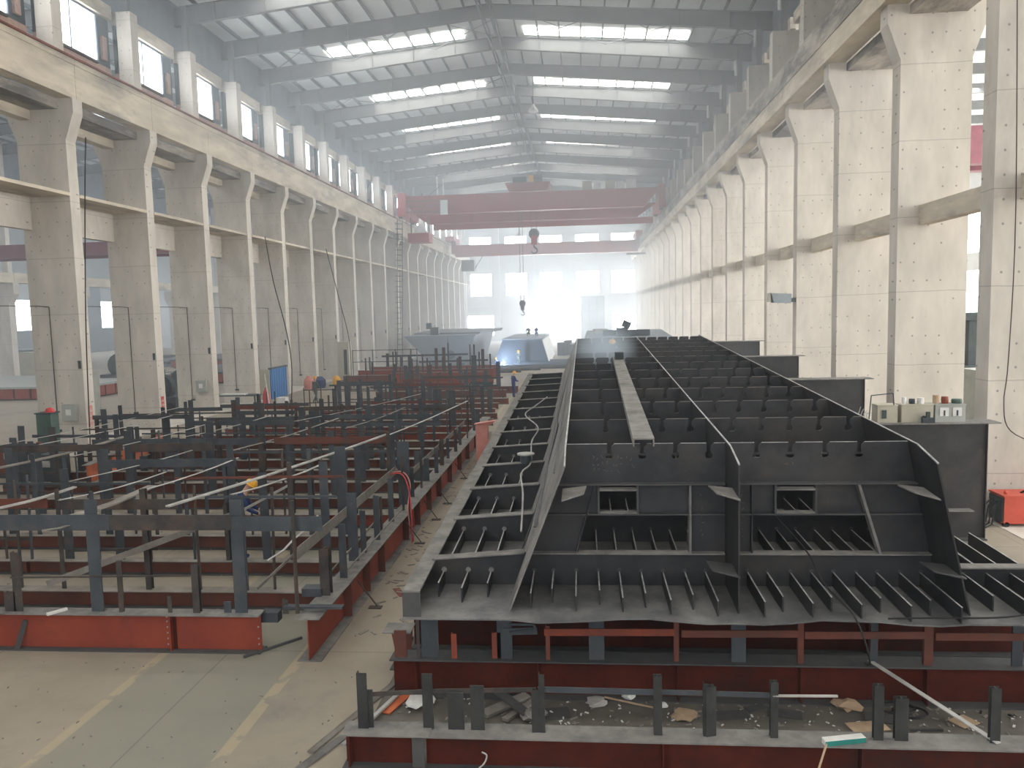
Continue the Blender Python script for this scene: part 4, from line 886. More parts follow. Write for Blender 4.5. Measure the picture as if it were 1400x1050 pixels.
# left jig: cross girders every two metres with posts, crossbars
rn = random.Random(21)
ROWY = [12.4, 14.35, 16.3, 18.15, 20.1, 22.1, 24.1, 26.1, 28.1, 30.2, 32.2, 34.3, 36.4, 38.6, 40.8, 43.0, 45.3, 47.6]
words = ['first', 'second', 'third', 'fourth', 'fifth', 'sixth', 'seventh', 'eighth', 'ninth', 'tenth', 'eleventh', 'twelfth', 'thirteenth', 'fourteenth', 'fifteenth', 'sixteenth', 'seventeenth', 'last']
npost = 0
for i, y in enumerate(ROWY):
    x1 = -5.45 if i == 0 else (-4.95 if y < 33 else -4.6+rn.uniform(-.4, .2))
    x0 = -19.2+max(0, (y-30)*.3) if i > 2 else -15.5
    colr = RED if i == 0 else (RED_D if rn.random() < .72 else RED)
    lab = 'bright red girder of the left jig nearest the camera, with tall grey posts' if i == 0 else '%s red girder of the left jig counted from the camera, with posts and crossbars' % words[i]
    t = thing('assembly_jig', ((x0+x1)/2, y, 0), lab, 'jig', None)
    zt = .66 if i == 0 else .32+rn.uniform(-.02, .05)
    girder_x(t, x0, x1, y, zt, colr, FLANGE if i == 0 else BARW, .3, (-7.0,) if i == 0 else (x0+3, x1-2.6))
    if i == 0:
        MB().box(-7.02, -6.94, y-.03, y-.01, .02, .64).build('splice_plate', RED_K, t)
        bt = MB()
        for z in (.1, .2, .3, .4, .5, .58): bt.lathe((-7.1, y-.02, z), [(.014, 0), (.014, .012)], 6, 'y')
        for z in (.12, .22, .42): bt.lathe((-5.5, y-.02, z), [(.014, 0), (.014, .012)], 6, 'y')
        bt.build('bolt', BARL, t)
        MB().beam((-9.75, y-.16, .03), (-9.65, y-.03, .5), .03, .08).build('brace', MILL_D, t)
        MB().box(-5.5, -5.2, y+.1, y+.3, .45, .62).build('bracket', POST, t)
        specs = [(-9.75, 1.7, .16, 'angle'), (-9.9, 1.0, .2, 'angle'), (-8.33, 2.6, .22, 'plate'), (-7.9, 1.55, .09, 'rod'), (-7.02, .95, .07, 'angle'), (-6.55, 1.5, .12, 'h'), (-6.02, .85, .12, 'plate'), (-5.78, 2.6, .22, 'plate'), (-5.0, .9, .1, 'angle'),
                 (-10.6, 2.6, .22, 'plate'), (-11.9, 2.0, .2, 'plate')]
        for x, z1, w, kd in specs:
            post(t, x, y, zt, z1, w, .02 if kd == 'plate' else (w if kd == 'rod' else .08), kd, POST if kd == 'plate' else POST_B); npost += 1
        bars = [(-12.5, -8.0, 2.12, .27, POST), (-8.0, -5.85, 2.12, .26, POST_B), (-5.85, -4.3, 2.1, .25, POST)]
        for a, b, z, h, m in bars: MB().beam((a, y-.03, z+.1), (b, y-.03, z+.1), .015, h).build('crossbar', m, t)
        MB().beam((-9.8, y-.1, 1.28), (-6.6, y-.1, 1.33), .02, .025).build('crossbar', POST_B, t)
        MB().box(-5.0, -4.0, y-.12, y+.0, .78, .82).build('strap', POST, t)
    else:
        x = x0+.4+rn.uniform(0, .4)
        zc = 2.12 if i < 5 else (1.95 if i < 10 else 1.75)
        while x < x1-.1:
            tall = rn.random() < .55
            z1 = (zc+rn.uniform(.05, .42)) if tall else rn.uniform(.85, 1.6)
            kd = rn.choice(['plate', 'plate', 'plate', 'angle', 'h', 'rod'] if tall else ['plate', 'angle', 'h', 'rod'])
            w = rn.uniform(.16, .27) if kd == 'plate' else (rn.uniform(.08, .13) if kd != 'rod' else .06)
            post(t, x, y+rn.uniform(-.04, .04), zt, z1, w, .02 if kd == 'plate' else (.06 if kd == 'rod' else .1), kd, POST if kd == 'plate' or rn.random() < .4 else POST_B, 0, rn.uniform(-.02, .02)); npost += 1
            x += rn.uniform(.55, 1.05) if y < 30 else rn.uniform(.6, 1.2)
        a = x0+rn.uniform(0, 2)
        while a < x1-1:
            b = min(x1-.1+rn.uniform(0, .5), a+rn.uniform(2.2, 5.5))
            if rn.random() < .85:
                z = zc+rn.uniform(-.12, .08)
                MB().beam((a, y-.04, z), (b, y-.04, z+rn.uniform(-.04, .04)), .015, rn.choice([.18, .2, .12, .05, .22]) if y < 24 else rn.choice([.1, .16, .05])).build('crossbar', rn.choice([POST, POST, POST, POST_B, RED_D]), t)
            if rn.random() < .45:
                z = rn.uniform(.95, 1.4)
                MB().beam((a, y+.04, z), (b-.5, y+.04, z+rn.uniform(-.05, .05)), .015, .05).build('crossbar', POST_B, t)
            a = b+rn.uniform(.0, .6)
print('posts', npost)
# long edge girder beside the aisle
t = thing('edge_girder', (-4.5, 12, 0), 'long red edge girder running along the aisle beside the left jig', 'girder')
for a, b in ((12.0, 17.9), (17.9, 24.0), (24.0, 30.0), (30.0, 36.5)):
    MB().box(-4.508, -4.492, a+.005, b-.005, .02, .7).build('web', RED, t)
    MB().box(-4.7, -4.3, a+.005, b-.005, .7, .72).build('top_flange', FLANGE, t)
    MB().box(-4.7, -4.3, a+.005, b-.005, 0, .02).build('bottom_flange', FLANGE, t)
for y in (13.9, 15.2, 16.4, 18.8, 20.2, 21.8, 23.4, 25.4, 27.5, 29.5, 32, 34.5): MB().box(-4.49, -4.34, y, y+.015, .02, .7).build('stiffener_plate', RED_D, t)
for y, s in ((14.3, .25), (18.5, .3), (20.7, .3), (22.5, .25), (26, .3)): MB().beam((-4.33, y, .55), (-4.0, y+.1, .03), .05, .02).build('prop', POST_B, t); MB().box(-4.15, -3.9, y, y+.14, 0, .02).build('foot_plate', POST_B, t)
for (x, y, z1, w, kd) in ((-4.75, 12.25, 2.62, .07, 'rod'), (-4.55, 13.15, 1.55, .17, 'h'), (-4.5, 14.05, 1.75, .14, 'angle'), (-4.6, 15.0, 2.1, .2, 'plate'), (-4.55, 15.6, 1.6, .12, 'angle'), (-4.5, 16.5, 1.7, .13, 'angle'), (-4.6, 17.2, 1.5, .07, 'rod'), (-4.55, 18.0, 1.75, .13, 'angle'),
                          (-4.5, 19.0, 2.1, .07, 'rod'), (-4.6, 19.6, 2.35, .3, 'plate'), (-4.6, 20.5, 1.5, .14, 'angle'), (-4.55, 21.5, 1.75, .07, 'rod'), (-4.6, 22.4, 1.4, .2, 'plate'), (-4.5, 23.6, 1.5, .12, 'angle'), (-4.55, 24.8, 1.55, .12, 'h'), (-4.55, 26, 1.4, .1, 'angle'), (-4.5, 27.3, 1.5, .1, 'h'), (-4.55, 28.7, 1.4, .1, 'angle'), (-4.5, 30.2, 1.5, .06, 'rod'), (-4.5, 32.2, 1.3, .1, 'angle'), (-4.6, 34, 1.4, .2, 'plate')):
    post(t, x, y, .72, z1, w, .025 if kd == 'plate' else w, kd, POST if kd in ('plate', 'angle') else POST_B, 0 if kd != 'plate' else rn.uniform(-.2, .2))
MB().beam((-4.72, 12.3, 1.72), (-4.78, 19.5, 1.65), .015, .2).build('side_rail', BARW, t)
MB().beam((-4.66, 20.2, 1.32), (-4.6, 30.2, 1.35), .015, .16).build('side_rail', BARW, t)
MB().beam((-4.62, 13.2, .95), (-4.66, 17.6, 1.02), .02, .04).beam((-4.45, 14.1, .85), (-4.4, 18.4, .9), .02, .03).build('side_rail', BARW, t)
MB().box(-4.95, -4.6, 13.0, 13.25, .72, .86).build('bracket', POST, t)
# faded red post and cables by the edge girder
t = thing('red_column_stub', (-3.75, 28.8, 0), 'faded pink-red box stub standing at the far end of the edge girder', 'post')
MB().box(-3.95, -3.5, 28.6, 28.9, 0, 1.45).build('shaft', PINKP, t); MB().hexa([(-3.95, 28.6, 1.45), (-3.4, 28.6, 1.45), (-3.4, 28.9, 1.45), (-3.95, 28.9, 1.45)], [(-4.0, 28.55, 1.5), (-3.2, 28.55, 1.62), (-3.2, 28.95, 1.62), (-4.0, 28.95, 1.5)]).build('cap', PINKP, t)
for j in range(3):
    tube_obj('gas_hose', [(-4.9, 18.9+.1*j, 1.62), (-4.5, 18.8+.1*j, 1.7), (-4.3, 18.7+.12*j, 1.4), (-4.22-.04*j, 18.6, .8), (-4.2, 18.5+.1*j, .04)], .018, (REDPAINT, BLACK, PINKP)[j], ('red', 'black', 'pink')[j]+' gas hose draped over the edge girder beside the aisle', 'hose')

# long flat bars laid across the left jig
longbars = [((-8.82, 11.9, 2.22), (-8.62, 13.0, 2.22), .06, BARW, 'short worn bar over the front crossbar at the far left'),
 ((-8.95, 12.55, 2.24), (-8.8, 15.1, 2.24), .2, BARW, 'wide brown flat bar laid over the first crossbars near the left edge'),
 ((-8.7, 14.6, 2.27), (-8.45, 18.4, 2.2), .06, BARL, 'slim pale bar continuing behind the wide brown bar'),
 ((-7.55, 13.4, 2.24), (-5.6, 21.9, 2.2), .1, BARL, 'long white flat bar laid slanting over the middle of the left jig'),
 ((-5.6, 22.0, 2.16), (-4.6, 31.0, 2.1), .07, BARL, 'pale bar continuing the long white bar towards the back'),
 ((-10.9, 12.9, 2.25), (-10.4, 15.0, 2.25), .1, BARL, 'pale bar at the left picture edge over the second girder'),
 ((-14.1, 17.4, 2.15), (-13.9, 22.6, 2.1), .16, BARW, 'wide grey bar over the left jig near the machines'),
 ((-9.95, 13.9, 2.24), (-9.3, 16.6, 2.22), .05, BARL, 'thin pale bar left of the wide brown bar'),
 ((-11.2, 16.0, 2.15), (-10.4, 20.6, 2.12), .05, BARL, 'thin pale bar above the fourth and fifth girders at left'),
 ((-15.7, 21.3, 2.1), (-15.3, 28.0, 2.05), .07, BARL, 'pale bar above the orange girder'),
 ((-17.2, 21.3, 2.05), (-16.6, 31.0, 2.0), .06, BARL, 'pale bar at the outer edge of the left jig beside the columns'),
 ((-13.4, 19.3, 2.1), (-12.7, 26.4, 2.05), .06, BARL, 'long thin pale bar over the sixth girder'),
 ((-7.0, 14.9, 2.1), (-6.2, 18.0, 2.1), .08, BARL, 'short pale bar right of the bending worker'),
 ((-12.3, 23.0, 2.0), (-11.5, 28.0, 2.0), .06, BARL, 'thin bar over the seventh girder in mid jig'),
 ((-9.6, 20.5, 2.0), (-8.6, 27.0, 2.0), .08, BARW, 'worn bar over the middle of the jig behind the bending worker'),
 ((-10.0, 26.5, 1.98), (-7.5, 36.0, 1.9), .05, BARL, 'thin slanting bar far back in the left jig'),
 ((-7.6, 24.5, 2.0), (-6.9, 30.5, 1.98), .06, BARW, 'brown bar near the aisle side of the jig'),
 ((-5.35, 12.6, 1.5), (-5.15, 14.6, 1.75), .04, BARL, 'short white rod leaning beside the first edge posts')]
for a, b, w, m, lab in longbars:
    d = (Vector(b)-Vector(a)); s = .012
    nseg = 4; rr = random.Random(hash(lab) % 1000 if False else len(lab)*7)
    pts = [Vector(a)+d*(j/nseg)+Vector((rr.uniform(-.03, .03), 0, -.05*math.sin(math.pi*j/nseg))) for j in range(nseg+1)]
    mb = MB()
    for p, q in zip(pts, pts[1:]): mb.beam(p, q, w, s if w < .09 else .03)
    o = mb.build('flat_bar', m, origin=a); tag(o, lab, 'steel bar')
for a, b, h, m, lab in (((-9.6, 12.9, .95), (-7.15, 15.2, 1.62), .12, BARW, 'slanting grey diagonal flat bar low between the first and second girders'), ((-5.7, 12.9, .9), (-5.2, 14.4, 1.4), .05, BARW, 'slim slanting bar between the front posts at right'),
                        ((-7.1, 15.2, 1.62), (-6.5, 16.8, 1.9), .05, BARL, 'thin slanting rod rising behind the second girder')):
    o = MB().beam(a, b, .02, h).build('diagonal_brace', m, origin=a); tag(o, lab, 'steel bar')

# orange primed girder among the left jigs
t = thing('orange_girder', (-17.6, 27.5, 0), 'orange primed girder standing among the frames near the left columns', 'girder')
a = Vector((-16.4, 24.3, .55)); d = (Vector((-18.1, 32.5, .55))-a)
for j in range(4):
    p = a+d*(j*.25+.01); q = a+d*(j*.25+.22); MB().beam(p, q, .03, .62).build('web', ORANGE, t)
MB().beam(a+Vector((0, 0, .33)), a+d+Vector((0, 0, .33)), .26, .02).build('top_flange', BARW, t); MB().beam(a-Vector((0, 0, .32)), a+d-Vector((0, 0, .32)), .26, .02).build('bottom_flange', BARW, t)
for j in range(5): p = a+d*(j*.24+.01); MB().box(p.x-.1, p.x+.1, p.y-.1, p.y+.1, 0, .22).build('foot_block', POST_B, t)

# platform with red fascia farther back on the left
t = thing('red_platform', (-12, 60, 0), 'long raised jig platform with bright red fascia far down the left side', 'jig')
girder_x(t, -14.3, -7.4, 58, 1.25, RED, FLANGE, .4, (-13, -10.5), z0=.35); girder_x(t, -18.0, -14.3, 58, 1.1, RED_D, FLANGE, .4, z0=.35)
for x in (-17.6, -15.5, -13.5, -11.5, -9.5, -7.8): MB().box(x-.15, x+.15, 57.8, 58.2, 0, .35).build('foot_block', POST_B, t)
for yy in (62, 66): girder_x(t, -18.0, -7.0, yy, 1.2, RED, FLANGE, .4)
for j in range(26):
    x = -17.8+j*.42+rn.uniform(-.1, .1); yy = rn.choice((58, 62, 66)); post(t, x, yy, 1.2, rn.uniform(1.8, 3.3), .12 if j % 3 else .25, .04, rn.choice(('plate', 'angle', 'h')), rn.choice((POST, POST_B)))
for z in (2.0, 2.9): MB().beam((-17.8, 60, z), (-12.6, 60, z), .05, .05).build('guard_rail', POST, t)
for x in (-17.8, -16.2, -14.4, -12.7): MB().box(x-.03, x+.03, 59.97, 60.03, 0, 2.95).build('rail_post', POST, t)
for z, a, b in ((1.8, -13, -7.4), (2.3, -16, -9)): MB().beam((a, 62, z), (b, 62, z+.05), .03, .15).build('crossbar', POST, t)
t = thing('assembly_jig', (-11, 52, 0), 'low frame of grey posts just in front of the red platform', 'jig')
girder_x(t, -13.8, -5.0, 51.5, .5, RED_D, BARW, .3); girder_x(t, -13.5, -4.4, 54, .5, RED_D, BARW, .3)
for j in range(20):
    post(t, -13.4+j*.42+rn.uniform(-.15, .15), rn.choice((51.5, 54)), .5, rn.uniform(1.2, 2.3), rn.choice((.1, .25, .3)), .04, rn.choice(('plate', 'angle')), rn.choice((POST, POST, POST_B)))
post(t, -6.6, 47.9, .5, 3.0, .3, .2, 'h', POST)

# far trapezoid box segments, pipes
def far_box(name, pb, pt, y0, y1, label, m1, m2):
    """pb,pt: bottom/top (x0,x1,z)"""
    t = thing(name, ((pb[0]+pb[1])/2, y0, 0), label, 'steel box')
    MB().hexa([(pb[0], y0, pb[2]), (pb[1], y0, pb[2]), (pb[1], y1, pb[2]), (pb[0], y1, pb[2])], [(pt[0], y0, pt[2]), (pt[1], y0, pt[2]), (pt[1], y1, pt[2]), (pt[0], y1, pt[2])]).build('shell', m1, t)
    MB().box(min(pt[0], pb[0]) if pt[0] < pb[0] else pt[0]-.1, pt[1]+.15, y0-.15, y1+.15, pt[2], pt[2]+.12).build('top_plate', m2, t)
    MB().box((pb[0]+pb[1])/2-.05, (pb[0]+pb[1])/2+.05, y0-.06, y0, pb[2]+.2, pt[2]-.05).build('stiffener', BOXSTEEL_D, t)
    return t
t = far_box('steel_box_segment', (-16.6, -12.4, .25), (-19.3, -11.6, 3.1), 85, 104, 'grey trapezoid box segment standing widest side up, far left of the gate', BOXSTEEL, BOXSTEEL)
MB().hexa([(-19.3, 90, 3.25), (-11.6, 90, 3.25), (-10.4, 103, 3.25), (-19, 103, 3.25)], [(-19.3, 90, 3.4), (-11.6, 90, 3.4), (-10.2, 103, 3.6), (-19, 103, 3.6)]).build('deck_plate', BOXSTEEL, t)
MB().box(-16.8, -15.9, 87, 88, 3.25, 4.1).build('motor', DARKM, t); MB().box(-17.3, -16.7, 87.2, 87.8, 3.9, 4.6).build('pump', DARKM, t); MB().cyl((-14.2, 84.9, 1.1), (-14.2, 85, 1.1), .5, 12).build('opening', BOXSTEEL_D, t)
MB().box(-16.5, -15.6, 84, 84.9, 0, .3).build('support', BOXSTEEL_D, t); MB().box(-13.5, -12.6, 84, 84.9, 0, .3).build('support', BOXSTEEL_D, t)
t = far_box('steel_box_segment', (-9.0, -3.3, .3), (-8.0, -4.0, 2.75), 80, 98, 'dark trapezoid box segment with a person on top, in front of the far gate', BOXSTEEL_D, BOXSTEEL)
MB().hexa([(-3.3, 80.1, .3), (-3.25, 80.1, .3), (-3.25, 98, .3), (-3.3, 98, .3)], [(-4.0, 80.1, 2.75), (-3.95, 80.1, 2.75), (-3.95, 98, 2.75), (-4.0, 98, 2.75)]).build('side_plate', ENDW, t)
MB().box(-8.8, -3.6, 79.9, 80.6, 0, .3).build('support', BOXSTEEL_D, t)
t = thing('steel_deck_segment', (3, 58, 0), 'grey steel deck segment with machines on top, right behind the big segment', 'steel box')
MB().hexa([(.1, 52, 2.9), (6.0, 52, 2.9), (6.2, 66, 3.0), (.9, 66, 3.0)], [(.1, 52, 3.45), (6.4, 52, 3.45), (6.6, 66, 3.9), (.5, 66, 3.9)]).build('deck', BOXSTEEL, t)
for x in (.6, 2.5, 4.4, 5.8): MB().box(x-.2, x+.2, 52.5, 65, 0, 2.9).build('support', BOXSTEEL_D, t)
MB().box(2.5, 3.3, 56, 57, 3.7, 4.3).build('machine_body', DARKM, t); MB().cyl((3.1, 56.3, 4.3), (3.3, 56.3, 4.75), .3, 10).build('machine_head', DARKM, t); MB().box(1.6, 5.0, 58, 59, 3.7, 4.1).build('plate_stack', BOXSTEEL_D, t); MB().box(.9, 2.0, 60, 61, 3.8, 4.15).build('spool', BARL, t)
for j, (x0, x1, y, z, r) in enumerate(((-10.8, -6.9, 78.5, .35, .2), (-10.2, -.8, 76.5, .25, .22), (-6.8, 2.4, 79.2, .55, .3), (-11.3, -3.9, 74.5, .2, .18), (-10.9, -5.6, 72.2, .2, .2), (-5.2, 1.9, 82.5, .45, .28))):
    z = r+.004
    o = MB().cyl((x0, y, z), (x1, y+.3, z), r, 12).build('steel_pipe', (MILL_D, MILL, BOXSTEEL_D)[j % 3], origin=((x0+x1)/2, y, 0))
    tag(o, '%s dark steel pipe of those lying across the aisle before the far box segments' % ('shortest', 'front long', 'thickest', 'second front', 'front left', 'rearmost')[j], 'pipe')
t = thing('plate_pile', (0, 100, 0), 'heap of dark plates and machine parts at the foot of the far gate', 'plates')
for j in range(7): MB().box(-3+j*.8, -2+j*.8, 98+rn.uniform(-2, 2), 100+rn.uniform(0, 2), 0, rn.uniform(.6, 1.9)).build('plate_stack', rn.choice((BOXSTEEL_D, BOXSTEEL, DARKM)), t)

# blue sheet metal cabinet and clutter at the left columns
t = thing('blue_cabinet', (-21, 53, 0), 'blue corrugated sheet metal enclosure beside the left columns', 'enclosure')
for j in range(7):
    x = -21.45+j*.02; y = 51.9+j*.42
    MB().box(-21.25, -21.15, y, y+.38, .05, 2.1).box(-21.15, -21.11, y+.12, y+.26, .05, 2.1).build('sheet_panel', BLUE, t)
MB().box(-21.3, -21.1, 51.8, 54.9, 2.1, 2.2).build('top_rail', POST, t); MB().box(-22.0, -21.25, 51.8, 51.86, .05, 2.1).build('end_panel', CREAM, t)
t = thing('work_table', (-20.3, 45.5, 0), 'low table with tools and a white sheet beside the left columns', 'table')
MB().box(-23.4, -20.2, 47.0, 48.0, .78, .84).build('table_top', DARKM, t)
for x in (-23.3, -20.35):
    for y in (47.1, 47.9): MB().box(x, x+.08, y-.04, y+.04, 0, .78).build('leg', DARKM, t)
o = MB().box(-22.6, -21.0, 47.15, 47.7, .845, .9).build('paper_sheet', WHITE, origin=(-21.8, 47.4, .84)); tag(o, 'crumpled white sheet on the low work table', 'sheet')
o = MB().beam((-20.0, 48.6, 0), (-20.9, 50.2, 1.9), .08, .08).build('leaning_rod', BARL, origin=(-20, 48.6, 0)); tag(o, 'pale rod leaning on a left column near the table', 'rod')
o = MB().lathe((-20.6, 49.6, 0), [(.25, 0), (.22, .7), (.05, 1.1)], 10).build('red_cone', REDPAINT, origin=(-20.6, 49.6, 0)); tag(o, 'red cone leaning tool at the foot of the column by the table', 'cone')
o = MB().box(-19.9, -19.3, 49.5, 50.1, 0, .4).build('white_box', WHITE, origin=(-19.6, 49.8, 0)); tag(o, 'white carton on the floor beside the red cone', 'box')
def drum_machine(name, x, y, s, label, m):
    t = thing(name, (x, y, 0), label, 'machine')
    MB().box(x-.9*s, x+.9*s, y-.5*s, y+.5*s, .25*s, .8*s).build('frame', m, t)
    MB().lathe((x, y-.3*s, 1.25*s), [(.35*s, 0), (.62*s, .05*s), (.62*s, .5*s), (.35*s, .55*s)], 16, 'y').build('drum', DARKM, t)
    for dx in (-.6*s, .6*s): MB().lathe((x+dx, y-.55*s, .28*s), [(.28*s, 0), (.28*s, .2*s)], 12, 'y').build('wheel', BLACK, t)
    MB().box(x-.2*s, x+.1*s, y-.2*s, y+.2*s, 1.7*s, 2.1*s).build('motor', GREENM, t)
drum_machine('submerged_arc_welder', -25.4, 45.5, 1.25, 'dark machine with a round drum seen between two left columns', DARKM)
drum_machine('submerged_arc_welder', -27.5, 52, 1.2, 'dark green machine seen between farther left columns', GREENM)
drum_machine('submerged_arc_welder', -38, 62, 1.6, 'tall dark machine standing in the side hall beyond the second left column', DARKM)
# machines at the left edge near the frames
t = thing('transformer_box', (-21.0, 29.2, 0), 'dark green cabinet with a red hat on it beside the nearest left column', 'cabinet')
MB().box(-21.4, -20.8, 28.9, 29.4, .1, 2.05).build('case', GREENM, t); MB().box(-21.44, -20.76, 28.86, 29.44, 2.05, 2.1).build('lid', DARKM, t)
for x in (-21.38, -20.92): MB().box(x, x+.1, 28.95, 29.35, 0, .1).build('foot', DARKM, t)
o = MB().lathe((-20.98, 29.15, 2.1), [(.19, 0), (.17, .06), (.12, .15), (.03, .19)], 12).build('red_helmet', REDPAINT, origin=(-20.98, 29.15, 2.1)); tag(o, 'red safety helmet lying on the green cabinet', 'helmet')
for j, (x, y, w, h, m, lab) in enumerate(((-20.9, 27.0, 1.0, 1.15, RED_D, 'brown red machine box at the left edge of the picture'), (-19.5, 26.4, 1.1, 1.2, DARKM, 'dark wire feeder unit beside the brown red box'), (-18.4, 25.6, .6, 1.1, DARKM, 'narrow dark unit right of the wire feeder unit'))):
    t = thing('machine_unit', (x, y, 0), lab, 'machine')
    MB().box(x-w/2, x+w/2, y-.4, y+.4, .1, h).build('case', m, t); MB().box(x-w/2-.03, x+w/2+.03, y-.43, y+.43, 0, .1).build('base', DARKM, t)
    MB().box(x-.15, x+.15, y-.42, y-.4, h*.6, h*.8).build('panel', BARL, t); MB().cyl((x, y, h), (x, y, h+.15), .1, 8).build('knob', RUST, t)
t = thing('caged_fan', (-27.5, 41, 0), 'grey box fan standing behind the nearest left column', 'fan')
MB().box(-28.6, -26.8, 40.7, 41.5, .1, 2.9).build('case', BEIGE, t); MB().lathe((-27.7, 40.68, 1.5), [(.7, 0), (.75, -.05), (.4, -.06)], 16, 'y').build('fan_ring', BARL, t); MB().box(-28.6, -26.8, 40.7, 41.5, 0, .1).build('base', DARKM, t)
# low red platforms in the side hall
for j, (x0, x1, y0, y1, lab) in enumerate(((-52, -36, 54, 66, 'wide low platform with a red fascia in the side hall, left of the nearest column'), (-37, -27, 66, 80, 'second low platform with a red fascia in the side hall'), (-48, -30, 88, 104, 'farthest low platform in the side hall'))):
    t = thing('low_platform', ((x0+x1)/2, y0, 0), lab, 'platform')
    MB().box(x0, x1, y0, y1, .85, 1.0).build('deck', BEIGE if j == 0 else MILL_D, t)
    nn = int((x1-x0)/1.3)
    for i in range(nn): MB().box(x0+i*1.3+.05, x0+i*1.3+1.2, y0+.1, y0+.14, .1, .85).build('fascia_panel', RED, t)
    nn = int((y1-y0)/1.3)
    for i in range(nn): MB().box(x1-.14, x1-.1, y0+i*1.3+.05, y0+i*1.3+1.2, .1, .85).build('fascia_panel', RED, t)
    MB().box(x0+.3, x1-.3, y0+.3, y1-.3, 0, .85).build('plinth', RED_K, t)
t = thing('wire_rack', (-48, 70, 0), 'cream cabinet in the side hall beside a distant column', 'cabinet')
MB().box(-51.5, -49.6, 68, 69, .1, 3.0).build('case', CREAM, t); MB().box(-49.5, -48.6, 68, 69, .1, 3.4).build('case', ENDC, t); MB().box(-51.5, -48.6, 68.05, 68.95, 0, .1).build('base', DARKM, t)
for j, (x, y, w, d, h, m) in enumerate(((-53, 92, 6, 3, 1.4, DARKM), (-44, 110, 9, 4, 1.8, BOXSTEEL_D), (-33, 96, 5, 3, 2.0, DARKM), (-35, 120, 8, 4, 2.2, BOXSTEEL_D), (-29, 84, 3, 3, 1.8, DARKM), (-70, 95, 10, 4, 2.4, BOXSTEEL_D))):
    t = thing('plate_stack', (x, y, 0), 'dark stack of steel plates in the side hall, %s' % ('in front of the distant columns', 'toward the far end', 'behind the third gap', 'farthest on the right', 'behind the fourth gap', 'beyond the distant columns')[j], 'plates')
    for i in range(4): MB().box(x-w/2+rn.uniform(-.3, .3), x+w/2+rn.uniform(-.3, .3), y-d/2, y+d/2, h*i/4, h*(i+1)/4-.06).build('plate', m if i % 2 else BOXSTEEL, t)
# gas bottles and bundles by far left columns
for j, (x, y, r, h, m, lab) in enumerate(((-19.8, 62, .35, .8, YELLOW, 'yellow round drum at the foot of a far left column'), (-20.6, 60.2, .5, .9, OVERALL, 'blue purple bundle on the floor near the walking worker'), (-20.9, 58.6, .4, 1.1, PINKP, 'pinkish bundle on the floor near the walking worker'))):
    o = MB().lathe((x, y, 0), [(r*.8, 0), (r, h*.3), (r*.95, h*.7), (r*.4, h)], 12).build('bundle', m, origin=(x, y, 0)); tag(o, lab, 'bundle')
t = thing('distribution_cabinet', (-20.2, 66, 0), 'tall beige cabinet standing at a far left column', 'cabinet')
MB().box(-20.9, -19.9, 66, 66.8, .08, 3.4).build('case', CREAM, t); MB().box(-20.9, -19.9, 66, 66.8, 0, .08).build('base', DARKM, t)

# ------------------------------------------------------------ loose pieces on the floor at front right
def scrap(name, c, w, l, th, rot, m, label, cat, tilt=0.0, tilty=0.0):
    o = MB().box(-w/2, w/2, -l/2, l/2, 0, th).build(name, m); o.location = c; o.rotation_euler = (tilt, tilty, rot); tag(o, label, cat); return o
def crumple(name, c, r, m, label, cat, seed=1, flat=.45):
    rr = random.Random(seed); me = bpy.data.meshes.new(name); bm = bmesh.new(); bmesh.ops.create_icosphere(bm, subdivisions=2, radius=r)
    for v in bm.verts: v.co *= rr.uniform(.6, 1.15); v.co.z *= flat
    mz = min(v.co.z for v in bm.verts)
    for v in bm.verts: v.co.z -= mz
    bm.to_mesh(me); bm.free(); me.materials.append(m); o = bpy.data.objects.new(name, me); o.location = c; COL.objects.link(o); tag(o, label, cat); return o
scrap('orange_plate', (-2.72, 10.72, .02), .16, .72, .015, -.35, ORANGE, 'bright orange flat strip lying on the floor between the front jig girders', 'plate')
crumple('crumpled_film', (-2.4, 10.68, .0), .22, WHITE, 'crumpled white plastic film beside the orange strip', 'film', 4, .3)
scrap('steel_strip', (-1.15, 10.65, .02), .15, .8, .05, -.8, BARW, 'pale steel offcut leaning among the scrap in front of the big segment', 'offcut', 0, .15)
scrap('steel_strip', (-.92, 10.55, .02), .1, .75, .04, -.6, BARW, 'narrow steel offcut beside the pale one', 'offcut')
scrap('steel_strip', (-1.05, 10.55, .12), .14, .7, .03, .75, MILL_D, 'dark notched plate offcut leaning toward the second girder', 'offcut', .1)
scrap('steel_plate', (-.45, 10.5, .0), .42, .32, .012, .2, MILL_D, 'dark square plate offcut right of the angle post', 'offcut')
crumple('rag', (-.75, 10.32, 0), .2, FLANGE, 'dusty grey rag heaped at the front girder', 'rag', 8, .4)
scrap('steel_strip', (-3.15, 10.6, .01), .1, 2.6, .02, -.32, BARW, 'long strip lying along the left ends of the front jig girders', 'strip')
scrap('steel_strip', (-3.35, 9.5, .01), .12, 1.6, .02, -.42, FLANGE, 'broad strip pointing to the lower left corner of the front jig', 'strip')
scrap('steel_strip', (-2.95, 10.2, .05), .06, 1.5, .03, -.28, BARL, 'pale narrow strip beside the left ends of the front girders', 'strip')
crumple('paper_ball', (.6, 10.98, 0), .1, WHITE, 'white crumpled paper by the second girder web', 'paper', 3, .5)
crumple('grey_paper', (.13, 10.8, 0), .16, BARL, 'grey torn paper on the floor between the girders', 'paper', 5, .25)
crumple('white_bag', (1.07, 10.75, 0), .07, WHITE, 'tiny white bag beside the twin front post', 'bag', 6, .5)
crumple('sawdust_pile', (1.33, 10.5, 0), .2, CARD, 'pale heap of wood chips on the floor', 'chips', 9, .15)
crumple('brown_paper', (3.6, 10.82, 0), .2, CARD, 'torn brown cardboard lying between the front girders on the right', 'cardboard', 12, .3)
